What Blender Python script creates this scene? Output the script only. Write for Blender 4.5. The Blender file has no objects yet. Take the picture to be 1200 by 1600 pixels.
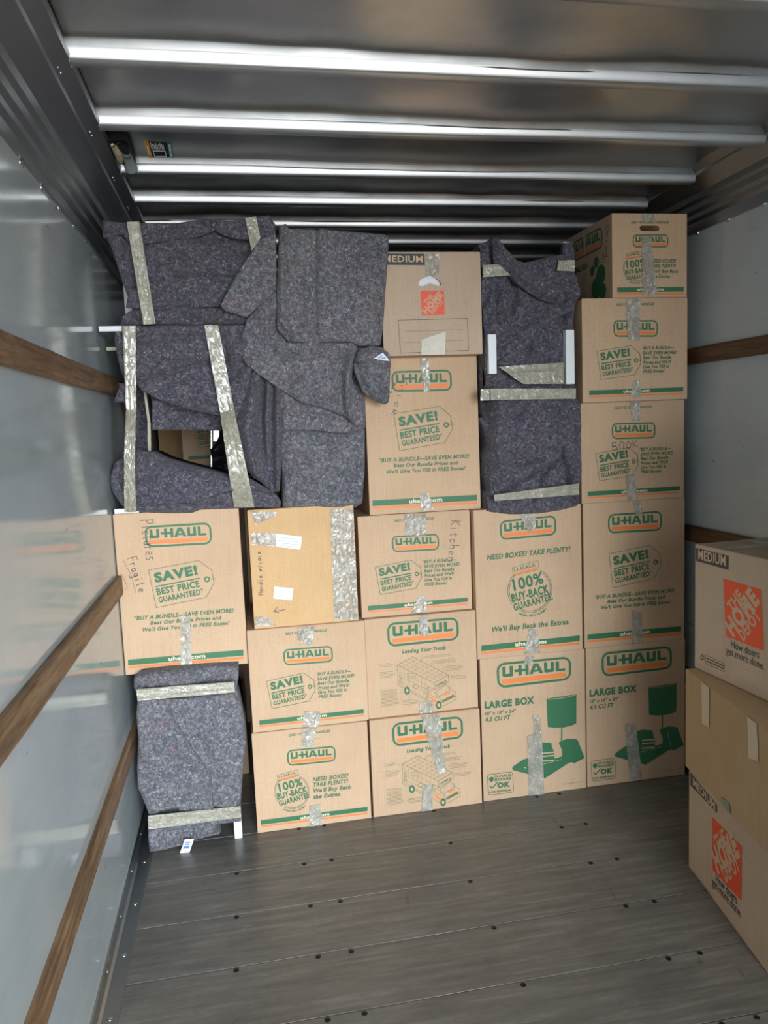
import bpy, bmesh, math, random
import numpy as np
from mathutils import Vector, Matrix
C = bpy.context
scene = C.scene
random.seed(7)
IN = 0.0254

# ------------------------------------------------------------------ camera
CAM = np.array([0.0, 0.0, 1.57132])
YAW, PITCH, ROLL, FPX = math.radians(10.35364), math.radians(6.43916), math.radians(-2.38611), 1201.46


def cam_axes():
    cy, sy = math.cos(YAW), math.sin(YAW)
    f = np.array([sy, cy, 0.]); r = np.array([cy, -sy, 0.]); u = np.array([0., 0., 1.])
    cp, sp = math.cos(PITCH), math.sin(PITCH)
    f2 = f * cp - u * sp; u2 = u * cp + f * sp
    cr, sr = math.cos(ROLL), math.sin(ROLL)
    return r * cr + u2 * sr, u2 * cr - r * sr, f2


CR, CU, CF = cam_axes()
cd = bpy.data.cameras.new('camera'); cam = bpy.data.objects.new('camera', cd)
scene.collection.objects.link(cam)
cam.matrix_world = Matrix(((CR[0], CU[0], -CF[0], CAM[0]), (CR[1], CU[1], -CF[1], CAM[1]), (CR[2], CU[2], -CF[2], CAM[2]), (0, 0, 0, 1)))
cd.sensor_fit = 'VERTICAL'; cd.sensor_height = 36.0; cd.lens = 36.0 * FPX / 1600.0
cd.clip_start = 0.02
scene.camera = cam

# ------------------------------------------------------------------ colour management, light
EXPOSURE = -0.04
SKY_STRENGTH = 20.5
LOBE = Vector((.22, -.97, .10)).normalized()[:]
scene.view_settings.view_transform = 'Standard'
scene.view_settings.look = 'None'
scene.view_settings.gamma = 1.0
scene.view_settings.exposure = EXPOSURE
scene.view_settings.use_curve_mapping = False
w = bpy.data.worlds.new('world'); scene.world = w; w.use_nodes = True
nt = w.node_tree; nt.nodes.clear()
tc = nt.nodes.new('ShaderNodeTexCoord'); sx = nt.nodes.new('ShaderNodeSeparateXYZ')
nt.links.new(tc.outputs['Generated'], sx.inputs[0])
rp = nt.nodes.new('ShaderNodeValToRGB')
mr = nt.nodes.new('ShaderNodeMapRange'); mr.inputs[1].default_value = -1; mr.inputs[2].default_value = 1
nt.links.new(sx.outputs[2], mr.inputs[0]); nt.links.new(mr.outputs[0], rp.inputs[0])
el = rp.color_ramp.elements
el[0].position = 0.0; el[0].color = (0.20, 0.19, 0.18, 1)
el[1].position = 1.0; el[1].color = (0.62, 0.80, 1.0, 1)
for p_, c_ in ((0.25, (0.36, 0.34, 0.32, 1)), (0.485, (0.52, 0.50, 0.47, 1)), (0.51, (0.85, 0.92, 1.0, 1)), (0.7, (0.88, 0.95, 1.0, 1))):
    e = el.new(p_); e.color = (c_[0] * .95, c_[1] * .985, min(1, c_[2] * 1.02), 1)
# brighter open sky behind and a little to the right of the truck door, buildings elsewhere
vm = nt.nodes.new('ShaderNodeVectorMath'); vm.operation = 'DOT_PRODUCT'; vm.inputs[1].default_value = LOBE
nt.links.new(tc.outputs['Generated'], vm.inputs[0])
mx = nt.nodes.new('ShaderNodeMath'); mx.operation = 'MAXIMUM'; mx.inputs[1].default_value = 0.0; nt.links.new(vm.outputs['Value'], mx.inputs[0])
pw = nt.nodes.new('ShaderNodeMath'); pw.operation = 'POWER'; pw.inputs[1].default_value = 13.0; nt.links.new(mx.outputs[0], pw.inputs[0])
ma = nt.nodes.new('ShaderNodeMath'); ma.operation = 'MULTIPLY_ADD'; ma.inputs[1].default_value = SKY_STRENGTH * 1.9; ma.inputs[2].default_value = SKY_STRENGTH * .02
nt.links.new(pw.outputs[0], ma.inputs[0])
bg = nt.nodes.new('ShaderNodeBackground'); nt.links.new(ma.outputs[0], bg.inputs[1])
out = nt.nodes.new('ShaderNodeOutputWorld')
nt.links.new(rp.outputs[0], bg.inputs[0]); nt.links.new(bg.outputs[0], out.inputs[0])

XL, XR, ZC, YF, YB = -0.478, 1.88, 2.500, 5.4, -2.6      # truck body: walls, ceiling, bulkhead, open rear
pl = bpy.data.lights.new('rear_opening_portal', 'AREA'); pl.shape = 'RECTANGLE'; pl.size = XR - XL; pl.size_y = ZC
pl.cycles.is_portal = True
po = bpy.data.objects.new('rear_opening_portal', pl); scene.collection.objects.link(po)
po.location = ((XL + XR) / 2, YB, ZC / 2); po.rotation_euler = (math.radians(90), 0, 0)   # faces +y

# ------------------------------------------------------------------ helpers


def P(px, py, Y):
    d = CF + CR * (px - 600) / FPX - CU * (py - 800) / FPX
    t = (Y - CAM[1]) / d[1]
    return CAM + t * d


def link(o, parent=None):
    scene.collection.objects.link(o)
    if parent is not None:
        o.parent = parent
    return o


def tag(o, label=None, cat=None, group=None, kind=None):
    if label: o['label'] = label
    if cat: o['category'] = cat
    if group: o['group'] = group
    if kind: o['kind'] = kind
    return o


def thing(name, loc, rz=0.0, label=None, cat=None, group=None):
    o = bpy.data.objects.new(name, None); o.location = loc; o.rotation_euler = (0, 0, rz)
    o.empty_display_size = 0.05
    link(o)
    return tag(o, label, cat, group)


def mesh_obj(name, verts, faces, mats, parent=None, midx=None, smooth=False, label=None):
    me = bpy.data.meshes.new(name)
    me.from_pydata([tuple(map(float, v)) for v in verts], [], faces)
    if not isinstance(mats, (list, tuple)): mats = [mats]
    for m in mats: me.materials.append(m)
    if midx is not None:
        me.polygons.foreach_set('material_index', midx)
    if smooth:
        me.polygons.foreach_set('use_smooth', [True] * len(me.polygons))
    me.update()
    o = bpy.data.objects.new(name, me)
    link(o, parent)
    if label: o['label'] = label
    return o


def bevel(o, wd=0.003, seg=2, ang=40):
    m = o.modifiers.new('bevel', 'BEVEL'); m.width = wd; m.segments = seg; m.limit_method = 'ANGLE'; m.angle_limit = math.radians(ang)
    m.harden_normals = False
    return o


def box_vf(x0, y0, z0, x1, y1, z1, base=0):
    v = [(x0, y0, z0), (x1, y0, z0), (x1, y1, z0), (x0, y1, z0), (x0, y0, z1), (x1, y0, z1), (x1, y1, z1), (x0, y1, z1)]
    f = [(0, 3, 2, 1), (4, 5, 6, 7), (0, 1, 5, 4), (1, 2, 6, 5), (2, 3, 7, 6), (3, 0, 4, 7)]
    return v, [tuple(i + base for i in q) for q in f]


def boxes_obj(name, lst, mat, parent=None, bev=None):
    V, F = [], []
    for b in lst:
        v, f = box_vf(*b, base=len(V)); V += v; F += f
    o = mesh_obj(name, V, F, mat, parent)
    if bev: bevel(o, bev)
    return o


_perm = np.random.RandomState(3).permutation(4096)
_val = np.random.RandomState(5).rand(4096)


def vnoise(x, y, seed=0):
    x = np.asarray(x, float); y = np.asarray(y, float)
    xi = np.floor(x).astype(int); yi = np.floor(y).astype(int)
    fx = x - xi; fy = y - yi
    fx = fx * fx * (3 - 2 * fx); fy = fy * fy * (3 - 2 * fy)
    h = lambda a, b: _val[_perm[(a + _perm[(b + seed * 57) % 4096]) % 4096]]
    a = h(xi, yi); b = h(xi + 1, yi); c = h(xi, yi + 1); d = h(xi + 1, yi + 1)
    return (a * (1 - fx) + b * fx) * (1 - fy) + (c * (1 - fx) + d * fx) * fy - 0.5


# ------------------------------------------------------------------ materials
class NB:
    def __init__(s, name):
        s.m = bpy.data.materials.new(name); s.m.use_nodes = True
        s.t = s.m.node_tree; s.t.nodes.clear()
        s.o = s.n('ShaderNodeOutputMaterial'); s.b = s.n('ShaderNodeBsdfPrincipled')
        s.l(s.b.outputs[0], s.o.inputs[0])

    def n(s, typ, **kw):
        x = s.t.nodes.new(typ)
        for k, v in kw.items(): setattr(x, k, v)
        return x

    def l(s, a, b): s.t.links.new(a, b)

    def coord(s, scale=(1, 1, 1), which='Object', rot=(0, 0, 0)):
        c = s.n('ShaderNodeTexCoord'); m = s.n('ShaderNodeMapping')
        m.inputs['Scale'].default_value = scale; m.inputs['Rotation'].default_value = rot
        s.l(c.outputs[which], m.inputs[0]); return m.outputs[0]

    def noise(s, vec, scale=5, detail=4, rough=.55, dist=0.0):
        x = s.n('ShaderNodeTexNoise'); x.inputs['Scale'].default_value = scale; x.inputs['Detail'].default_value = detail
        x.inputs['Roughness'].default_value = rough; x.inputs['Distortion'].default_value = dist
        s.l(vec, x.inputs['Vector']); return x.outputs[0]

    def ramp(s, fac, stops):
        x = s.n('ShaderNodeValToRGB'); e = x.color_ramp.elements
        e[0].position = stops[0][0]; e[0].color = (*stops[0][1], 1)
        e[1].position = stops[-1][0]; e[1].color = (*stops[-1][1], 1)
        for p, c in stops[1:-1]:
            q = e.new(p); q.color = (*c, 1)
        s.l(fac, x.inputs[0]); return x.outputs[0]

    def mix(s, fac, a, b, mode='MIX'):
        x = s.n('ShaderNodeMix', data_type='RGBA', blend_type=mode)
        for k, v in ((0, fac), (6, a), (7, b)):
            if isinstance(v, (int, float)): x.inputs[k].default_value = v
            elif isinstance(v, tuple): x.inputs[k].default_value = (*v, 1)
            else: s.l(v, x.inputs[k])
        return x.outputs[2]

    def math(s, op, a, b=0.0):
        x = s.n('ShaderNodeMath', operation=op)
        for k, v in ((0, a), (1, b)):
            if isinstance(v, (int, float)): x.inputs[k].default_value = v
            else: s.l(v, x.inputs[k])
        return x.outputs[0]

    def set(s, **kw):
        for k, v in kw.items():
            k = k.replace('_', ' ')
            if isinstance(v, (int, float)): s.b.inputs[k].default_value = v
            elif isinstance(v, tuple): s.b.inputs[k].default_value = (*v, 1) if len(v) == 3 else v
            else: s.l(v, s.b.inputs[k])

    def bump(s, h, strength=.3, dist=.002):
        x = s.n('ShaderNodeBump'); x.inputs['Strength'].default_value = strength; x.inputs['Distance'].default_value = dist
        s.l(h, x.inputs['Height']); s.l(x.outputs[0], s.b.inputs['Normal'])


def flat(name, col, rough=.6, metal=0.0, spec=.5):
    b = NB(name); b.set(Base_Color=col, Roughness=rough, Metallic=metal); b.b.inputs['Specular IOR Level'].default_value = spec
    return b.m


def mat_card(name, col, dark, rough=.75):
    b = NB(name)
    v = b.coord(); v2 = b.coord((300, 300, 6))
    n1 = b.noise(v, 4, 5, .6); n2 = b.noise(v2, 1.0, 2, .5); n3 = b.noise(v, 260, 2, .6)
    c = b.mix(b.ramp(n1, [(.35, (0, 0, 0)), (.7, (1, 1, 1))]), dark, col)
    c = b.mix(.12, c, b.ramp(n2, [(.3, (.35, .35, .35)), (.7, (.75, .75, .75))]), 'OVERLAY')
    c = b.mix(.25, c, b.ramp(n3, [(.3, (.3, .3, .3)), (.7, (.7, .7, .7))]), 'OVERLAY')
    b.set(Base_Color=c, Roughness=rough); b.b.inputs['Specular IOR Level'].default_value = .3
    b.bump(b.math('ADD', n2, b.math('MULTIPLY', n1, 3.0)), .12, .0015)
    return b.m


KRAFT = mat_card('kraft_cardboard', (.61, .415, .265), (.545, .365, .23))
KRAFT_HD = mat_card('greyish_cardboard', (.56, .42, .30), (.50, .37, .265))
KRAFT_DULL = mat_card('dull_tan_cardboard', (.50, .345, .195), (.45, .31, .17))
KRAFT_PLAIN = mat_card('orange_brown_cardboard', (.66, .42, .21), (.60, .37, .18))
GREEN = flat('green_ink', (.032, .150, .062), .55)
ORANGE = flat('orange_ink', (.86, .22, .045), .55)
REDOR = flat('red_orange_ink', (.83, .085, .02), .5)
KTEXT = flat('unprinted_kraft', (.60, .42, .275), .7)
KTEXTL = flat('pale_print', (.78, .66, .50), .7)
NAVY = flat('slate_ink', (.045, .055, .065), .6)
BLACK = flat('black_marker', (.03, .028, .03), .5)
THIN = flat('fine_green_line_ink', (.10, .17, .07), .6)
PRM = [GREEN, ORANGE, REDOR, KTEXT, KTEXTL, NAVY, BLACK, THIN]
G_, O_, R_, K_, L_, N_, B_, T_ = range(8)
WHITE = flat('white_paint', (.80, .83, .84), .35)
PAPER = flat('white_paper', (.80, .82, .86), .6)
BLUEINK = flat('blue_ink', (.12, .22, .5), .6)
DARK = flat('dark_backing_and_hole_shade', (.012, .012, .014), .8)  # near-black for hidden backing and the painted shade of the roof hole
STEEL = flat('rivet_steel', (.62, .65, .67), .3, 1.0)
SCREW = flat('dark_screw', (.02, .02, .022), .45, .6)


def mat_tape(name, col, alpha, wr=(30, 30, 6), rough=.18, crinkle_glint=.5):
    b = NB(name)
    v = b.coord(wr); v3 = b.coord()
    n1 = b.noise(v, 1.2, 3, .6, 1.0); n2 = b.noise(v3, 16, 3, .6, 1.5); n3 = b.noise(v3, 38, 3, .6, 2.5)
    rid = b.math('ABSOLUTE', b.math('SUBTRACT', n3, .5))
    c = b.mix(b.ramp(n2, [(.4, (0, 0, 0)), (.75, (1, 1, 1))]), col, tuple(min(1, x * 1.2) for x in col))
    wrk = b.ramp(rid, [(0.0, (1, 1, 1)), (.022, (0, 0, 0))]); msk = b.ramp(n2, [(.46, (0, 0, 0)), (.60, (1, 1, 1))])
    wk = b.math('MULTIPLY', b.math('MULTIPLY', wrk, msk), crinkle_glint)
    c = b.mix(wk, c, (.74, .74, .71))  # glints along the crinkles are painted in as pale lines
    b.set(Base_Color=c, Roughness=rough)
    b.b.inputs['Specular IOR Level'].default_value = .9
    b.b.inputs['Coat Weight'].default_value = .6; b.b.inputs['Coat Roughness'].default_value = .08
    if alpha < 1: b.set(Alpha=b.math('ADD', b.math('ADD', alpha, wk), b.math('MULTIPLY', b.math('SUBTRACT', n2, .5), .5)))
    b.bump(b.math('ADD', n1, b.math('MULTIPLY', rid, 2.0)), .6, .005)
    return b.m


TAPE_CLEAR = mat_tape('clear_box_tape', (.42, .385, .31), .72, crinkle_glint=.45)
TAPE_WRAP = mat_tape('tan_wrap_tape', (.285, .262, .19), 1.0, (30, 30, 4), .3, .5)
TAPE_SILV = mat_tape('crinkled_clear_tape', (.42, .39, .32), .68, (40, 40, 40), .12, .9)


def mat_felt(name='recycled_felt_blanket', lift=1.0, warm=(1, 1, 1), fib=.85):
    b = NB(name)
    v = b.coord()
    base = b.ramp(b.noise(v, 85, 5, .7, .6), [(p, tuple(x * lift * k for x, k in zip(c, warm))) for p, c in ((.28, (.040, .037, .046)), (.48, (.092, .088, .102)), (.62, (.165, .16, .175)), (.8, (.33, .32, .34)))])
    big = b.ramp(b.noise(v, 4, 3, .5), [(.3, (.82, .80, .86)), (.7, (1.08, 1.06, 1.04))])
    base = b.mix(1.0, base, big, 'MULTIPLY')
    tint = b.ramp(b.noise(v, 9, 3, .6, 1.0), [(.3, (.25, .35, .55)), (.5, (.5, .48, .48)), (.66, (.55, .42, .42)), (.8, (.62, .30, .34))])
    base = b.mix(.20, base, tint, 'OVERLAY')
    col = base
    for sc, dist, wd, thr, c in ((48, 3.0, .012, .58, (.50, .49, .49)), (75, 3.5, .013, .64, (.85, .85, .88)), (42, 5.0, .010, .62, (.50, .20, .24)), (60, 3.5, .012, .64, (.24, .40, .38))):
        vv = b.coord((1, 1, 1), rot=(sc * .1, sc * .21, sc * .3))
        n = b.noise(vv, sc, 1.5, .5, dist)
        line = b.math('LESS_THAN', b.math('ABSOLUTE', b.math('SUBTRACT', n, .5)), wd)
        msk = b.math('GREATER_THAN', b.noise(vv, sc * 1.15, 1, .5, .8), thr)
        col = b.mix(b.math('MULTIPLY', line, b.math('MULTIPLY', msk, fib)), col, c)
    b.set(Base_Color=col, Roughness=1.0); b.b.inputs['Specular IOR Level'].default_value = .08
    b.b.inputs['Sheen Weight'].default_value = .12; b.b.inputs['Sheen Roughness'].default_value = .6
    b.bump(b.noise(v, 90, 4, .7, 1.5), .6, .004)
    return b.m


FELT = mat_felt('dark_recycled_felt', .82, (1, 1, 1.08), .75)
FELT_LIGHT = mat_felt('grey_recycled_felt', 1.30, (1.0, 1.04, .99), 1.0)


def mat_alu(name, col, r0, r1, scale, dent=.0, bs=.1):
    b = NB(name)
    v = b.coord(scale); v2 = b.coord()
    n = b.noise(v, 4, 5, .6); n2 = b.noise(v2, 3.0, 3, .5, .6); n3 = b.noise(v2, 14, 6, .65)
    b.set(Base_Color=b.mix(b.ramp(n3, [(.35, (0, 0, 0)), (.7, (1, 1, 1))]), tuple(x * .92 for x in col), col), Metallic=1.0,
          Roughness=b.math('ADD', r0, b.math('MULTIPLY', n, r1 - r0)))
    b.bump(n2, bs, dent)
    return b.m


ALU_ROOF = mat_alu('roof_aluminium', (.66, .66, .655), .22, .40, (1, 3, 1), .012, .3)
ALU_RIB = mat_alu('rib_galvanised', (.78, .81, .84), .32, .5, (.5, 4, 4), .004, .15)
ALU_RAIL = mat_alu('header_aluminium', (.38, .40, .41), .28, .45, (6, .3, 6), .004, .1)


def mat_wall():
    b = NB('glossy_frp_wall')
    v = b.coord(); v2 = b.coord((1, .5, 3)); vs = b.coord((1, 14, 2.0), rot=(.5, 0, 0)); vs2 = b.coord((1, 5, 22), rot=(-.2, 0, 0))
    n1 = b.noise(v, 2.2, 5, .6); n2 = b.noise(v2, 9, 6, .7)
    c = b.ramp(n1, [(.3, (.49, .555, .575)), (.7, (.57, .625, .64))])
    c = b.mix(.3, c, b.ramp(n2, [(.3, (.42, .42, .42)), (.7, (.58, .58, .58))]), 'OVERLAY')
    sc = b.math('MULTIPLY', b.math('GREATER_THAN', b.noise(vs, 3.2, 2, .5, .4), .75), b.math('GREATER_THAN', b.noise(v, 5, 2), .54))
    c = b.mix(b.math('MULTIPLY', sc, .45), c, (.78, .82, .84))
    sc2 = b.math('MULTIPLY', b.math('GREATER_THAN', b.noise(vs2, 2.1, 2, .5, .5), .735), b.math('GREATER_THAN', b.noise(v, 3.3, 2), .54))
    c = b.mix(b.math('MULTIPLY', sc2, .7), c, (.12, .13, .12))
    b.set(Base_Color=c, Roughness=b.ramp(n2, [(.3, (.07, .07, .07)), (.75, (.18, .18, .18))]))
    b.b.inputs['Specular IOR Level'].default_value = .75
    b.bump(b.noise(v, 1.6, 2, .5), .12, .004)
    return b.m


WALL = mat_wall()


def mat_floor():
    b = NB('worn_plank_floor')
    v = b.coord(); vx = b.coord((1.2, 14, 1)); vd = b.coord((1, 1, 1))
    n1 = b.noise(vx, 3, 6, .65, .3); n2 = b.noise(v, 3.0, 5, .6, .5); n3 = b.noise(v, 45, 3, .6)
    c = b.ramp(n1, [(.25, (.115, .108, .096)), (.55, (.19, .178, .158)), (.8, (.31, .29, .26))])
    c = b.mix(.55, c, b.ramp(n2, [(.3, (.33, .33, .34)), (.7, (.64, .63, .61))]), 'OVERLAY')
    c = b.mix(.2, c, b.ramp(n3, [(.3, (.35, .35, .35)), (.7, (.65, .65, .65))]), 'OVERLAY')
    s = b.math('MULTIPLY', b.math('GREATER_THAN', b.noise(b.coord((9, 2, 1), rot=(0, 0, .7)), 1.3, 3, .5, .8), .69), b.math('GREATER_THAN', b.noise(v, 2.3, 2), .5))
    c = b.mix(b.math('MULTIPLY', s, .35), c, (.05, .045, .04))
    s2 = b.math('MULTIPLY', b.math('GREATER_THAN', b.noise(b.coord((1.5, 16, 1), rot=(0, 0, .5)), 1.6, 3, .6, .6), .70), b.math('GREATER_THAN', b.noise(v, 3.1, 2), .52))
    c = b.mix(b.math('MULTIPLY', s2, .4), c, (.30, .30, .29))
    b.set(Base_Color=c, Roughness=b.ramp(n2, [(.3, (.26, .26, .26)), (.7, (.44, .44, .44))]))
    b.b.inputs['Specular IOR Level'].default_value = .55
    b.bump(b.math('ADD', n1, b.math('MULTIPLY', n3, .3)), .12, .002)
    return b.m


FLOOR = mat_floor()


def mat_wood(name, a, bcol, c3):
    b = NB(name)
    v = b.coord((14, 1.1, 14)); v2 = b.coord((2, 2, 2))
    n = b.noise(v, 3, 6, .65, .8); n2 = b.noise(v2, 6, 4, .6)
    c = b.ramp(n, [(.28, a), (.52, bcol), (.75, c3)])
    c = b.mix(.45, c, b.ramp(n2, [(.3, (.3, .3, .3)), (.7, (.62, .62, .62))]), 'OVERLAY')
    b.set(Base_Color=c, Roughness=.55); b.bump(n, .3, .002)
    return b.m


WOOD = mat_wood('worn_oak', (.09, .048, .022), (.27, .155, .078), (.44, .28, .155))
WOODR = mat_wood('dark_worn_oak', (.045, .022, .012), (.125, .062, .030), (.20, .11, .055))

# ------------------------------------------------------------------ truck body
# floor: cross planks 254 mm with narrow seams and a bead
planks = []
seam0 = 2.667
ys = sorted([seam0 + .2525 * k for k in range(-21, 12)])
for a, b in zip(ys[:-1], ys[1:]):
    a2 = max(a, YB); b2 = min(b, YF)
    if b2 <= a2: continue
    planks.append((XL, a2 + .0016, -.03, XR, b2 - .0016, 0.0))
fl = boxes_obj('floor', planks, FLOOR, bev=.0007); tag(fl, kind='structure')
sub = boxes_obj('subfloor', [(XL, YB, -.05, XR, YF, -.0301)], DARK, fl)


def disc(name, c, nrm, r, hgt, mat, parent, seg=12):
    n = Vector(nrm).normalized(); t = n.orthogonal().normalized(); s = n.cross(t)
    V, F = [], []
    rings = [(r, 0), (r * .92, hgt * .55), (r * .55, hgt), (r * .18, hgt * .92)]
    for rr, hh in rings:
        for k in range(seg):
            a = 2 * math.pi * k / seg
            V.append(Vector(c) + n * hh + t * rr * math.cos(a) + s * rr * math.sin(a))
    for j in range(len(rings) - 1):
        for k in range(seg):
            F.append((j * seg + k, j * seg + (k + 1) % seg, (j + 1) * seg + (k + 1) % seg, (j + 1) * seg + k))
    F.append(tuple((len(rings) - 1) * seg + k for k in range(seg)))
    return mesh_obj(name, V, F, mat, parent, smooth=True)


for y in ys:
    if 1.2 < y < 3.0:
        for x in (-.105, .136, .236, .686, 1.130, 1.230, 1.70):
            if y > 2.85 and not (-.1 < x < 1.3): continue
            disc('floor_screw', (x, y - .014, .0003), (0, 0, 1), .0085, .0018, SCREW, fl)

wall_l = boxes_obj('wall_left', [(XL - .03, YB, -.02, XL, YF, 2.262)], WALL); tag(wall_l, kind='structure')
wall_r = boxes_obj('wall_right', [(XR, YB, -.02, XR + .03, YF, 2.315)], WALL); tag(wall_r, kind='structure')
tag(boxes_obj('wall_front', [(XL - .03, YF, -.02, XR + .03, YF + .03, 2.6)], WALL), kind='structure')
for k in range(-4, 8):
    y = 2.263 + .2025 * k
    disc('rivet', (XL, y, 2.238 + .012 * (y - 2.26)), (1, 0, 0), .011, .006, STEEL, wall_l)
    y = 2.131 + .2025 * k
    disc('rivet', (XR, y, 2.296), (-1, 0, 0), .011, .006, STEEL, wall_r)


# roof header rails (extruded section with grooves)
def extrude_y(name, prof, y0, y1, mat, parent=None, kind=None, smooth=False):
    n = len(prof); V = [(x, y0, z) for x, z in prof] + [(x, y1, z) for x, z in prof]
    F = [(i, (i + 1), n + i + 1, n + i) for i in range(n - 1)]
    o = mesh_obj(name, V, F, mat, parent, smooth=smooth)
    if kind: tag(o, kind=kind)
    return o


def rail_prof(s, x0, zb):
    # s: +1 goes towards +x (left rail), -1 mirrored
    p = [(-.002, zb - .020), (.010, zb - .020), (.010, zb + .004), (.004, zb + .006), (.004, zb + .022), (.016, zb + .034), (.018, zb + .050), (.030, zb + .062),
         (.034, zb + .082), (.046, zb + .092), (.052, zb + .112), (.070, zb + .130), (.102, zb + .158), (.106, zb + .166), (.140, zb + .190), (.1445, zb + .200), (.136, zb + .230), (-.05, zb + .235)]
    return [(x0 + s * a, z) for a, z in p]


rl = extrude_y('trim_1', rail_prof(1, XL, 2.262), YB, YF, ALU_RAIL, kind='structure')
rr_ = extrude_y('trim_2', rail_prof(-1, XR, 2.315), YB, YF, ALU_RAIL, kind='structure')

# ceiling: sheet that dips to each roof bow, plus the bows themselves
RIBS = [-2.49, -2.08, -1.67, -1.27, -.86, -.45, -.04, .37, .78, 1.18, 1.59, 1.995, 2.391, 2.795, 3.145, 3.49, 3.81, 4.14, 4.47, 4.80, 5.13]
NX = 120
xs = np.linspace(XL + .02, XR - .02, NX)
yl = []
for a, b in zip(RIBS[:-1], RIBS[1:]):
    L = b - a
    yl += [a + .052 + (L - .094) * t for t in (0, .08, .25, .45, .6, .75, .88, .96)] + [b - .042 * t for t in (.95, .7, .5, .35, .30, .26, .21, .16, .10, .05, .005)]
yl = np.array([YB] + [y for y in yl if y > YB + .01] + [YF])
ra = np.array(RIBS)
V = []
for y in yl:
    d = np.min(np.where(ra - y > 0, ra - y, 9))
    k_ = max(0.0, 1 - d / .042); k_ = max(0.0, 1 - d / .013); dip = .0225 * k_ ** 1.25 + .0055 * max(0, 1 - d / .15) ** 2
    z = ZC - dip + .010 * vnoise(xs * 2.3, np.full(NX, y * 4.0), 1) + .006 * vnoise(xs * 7, np.full(NX, y * 9), 2) * min(1, d / .02)
    V += [(x, y, zz) for x, zz in zip(xs, z)]
F = [(j * NX + i, (j + 1) * NX + i, (j + 1) * NX + i + 1, j * NX + i + 1) for j in range(len(yl) - 1) for i in range(NX - 1)]
ceil = mesh_obj('ceiling', V, F, ALU_ROOF, smooth=True); tag(ceil, kind='structure')
boxes_obj('roof_skin', [(XL - .03, YB, 2.53, XR + .03, YF, 2.55)], DARK, ceil)
for k, y in enumerate(RIBS):
    n = 40
    xr = np.linspace(XL + .10, XR - .10, n)
    prof = [(-.003, 2.476), (.0, 2.4705), (.0012, 2.466), (.0030, 2.460), (.0050, 2.4545), (.0078, 2.4508), (.012, 2.4495), (.045, 2.4495), (.050, 2.453), (.050, 2.490)]
    V = []; m = len(prof)
    for x in xr:
        dz = .003 * float(vnoise(x * 2, k * 3.3, 4)); dy = .004 * float(vnoise(x * 1.5, k * 2.1, 6))
        V += [(x, y + a + dy, z + dz) for a, z in prof]
    F = [(i * m + j, (i + 1) * m + j, (i + 1) * m + j + 1, i * m + j + 1) for i in range(n - 1) for j in range(m - 1)]
    mesh_obj('roof_bow', V, F, ALU_RIB, ceil, smooth=True)
for y in RIBS[10:16]:
    for s, x0, zb in ((1, XL, 2.262), (-1, XR, 2.315)):
        for a, b in ((.004, 0), (.004, .028), (.03, .006), (.03, .034)):
            q = .110 + a
            zz = zb + .166 + (q - .106) / .034 * .024
            disc('rail_rivet', (x0 + s * q, y + .01 + b, zz - .0005), (s * .57, 0, -.82), .0042, .0028, STEEL, rl if s > 0 else rr_, 8)

# left floor angle and right floor angle
for nm, s, x0 in (('baseboard_left', 1, XL), ('baseboard_right', -1, XR)):
    pr = [(0, .052), (.006, .050), (.008, .012), (.016, .006), (.058, .004), (.060, 0.0)]
    bb = extrude_y(nm, [(x0 + s * a, z) for a, z in pr], YB, YF, ALU_RAIL, kind='structure')
    for k in range(-3, 5):
        y = 2.55 + .26 * k
        disc('rivet', (x0 + s * .037, y, .005), (0, 0, 1), .007, .003, STEEL, bb)
        disc('rivet', (x0 + s * .0075, y - .1, .032), (s, 0, .05), .006, .003, STEEL, bb)

# wooden tie slats on the walls


def slat(x0, s, z0, hgt, mat, label, z1=None):
    n = 60; ysl = np.linspace(YB + .02, YF - .02, n)
    V, F = [], []
    th = .019
    for i, y in enumerate(ysl):
        a = .0025 * float(vnoise(y * 3, z0 * 9, 7)); b = .003 * float(vnoise(y * 6, z0 * 5, 8))
        zz = z0 + .004 * float(vnoise(y * .8, z0, 9))
        V += [(x0 + s * .0005, y, zz), (x0 + s * (th + a), y, zz + b), (x0 + s * (th + a), y, zz + hgt - .004 + b), (x0 + s * (th - .004), y, zz + hgt + b), (x0 + s * .0005, y, zz + hgt)]
    for i in range(n - 1):
        for j in range(5):
            k = (j + 1) % 5
            q = (i * 5 + j, i * 5 + k, (i + 1) * 5 + k, (i + 1) * 5 + j)
            F.append(q if s < 0 else q[::-1])
    F += [tuple(range(5)), tuple((n - 1) * 5 + k for k in range(5))]
    o = mesh_obj('wooden_tie_rail', V, F, mat)
    return tag(o, label, 'wooden rail', 'wooden tie rails screwed along the truck walls')


slat(XL, 1, 1.728, .070, WOOD, 'brown wooden tie rail on the left wall, highest of the three there')
slat(XL, 1, .988, .070, WOOD, 'brown wooden tie rail on the left wall, middle one, ending beside the handwritten tall box')
slat(XL, 1, .385, .070, WOOD, 'brown wooden tie rail on the left wall, lowest, above the floor edge')
slat(XR, -1, 1.770, .066, WOODR, 'dark wooden tie rail on the right wall, highest, beside the stacked boxes')
slat(XR, -1, 1.025, .066, WOODR, 'dark wooden tie rail on the right wall just above the front right box pile')
slat(XR, -1, .385, .070, WOODR, 'dark wooden tie rail low on the right wall, mostly hidden behind the box pile')

# ------------------------------------------------------------------ print system
_tcache = {}


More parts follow.
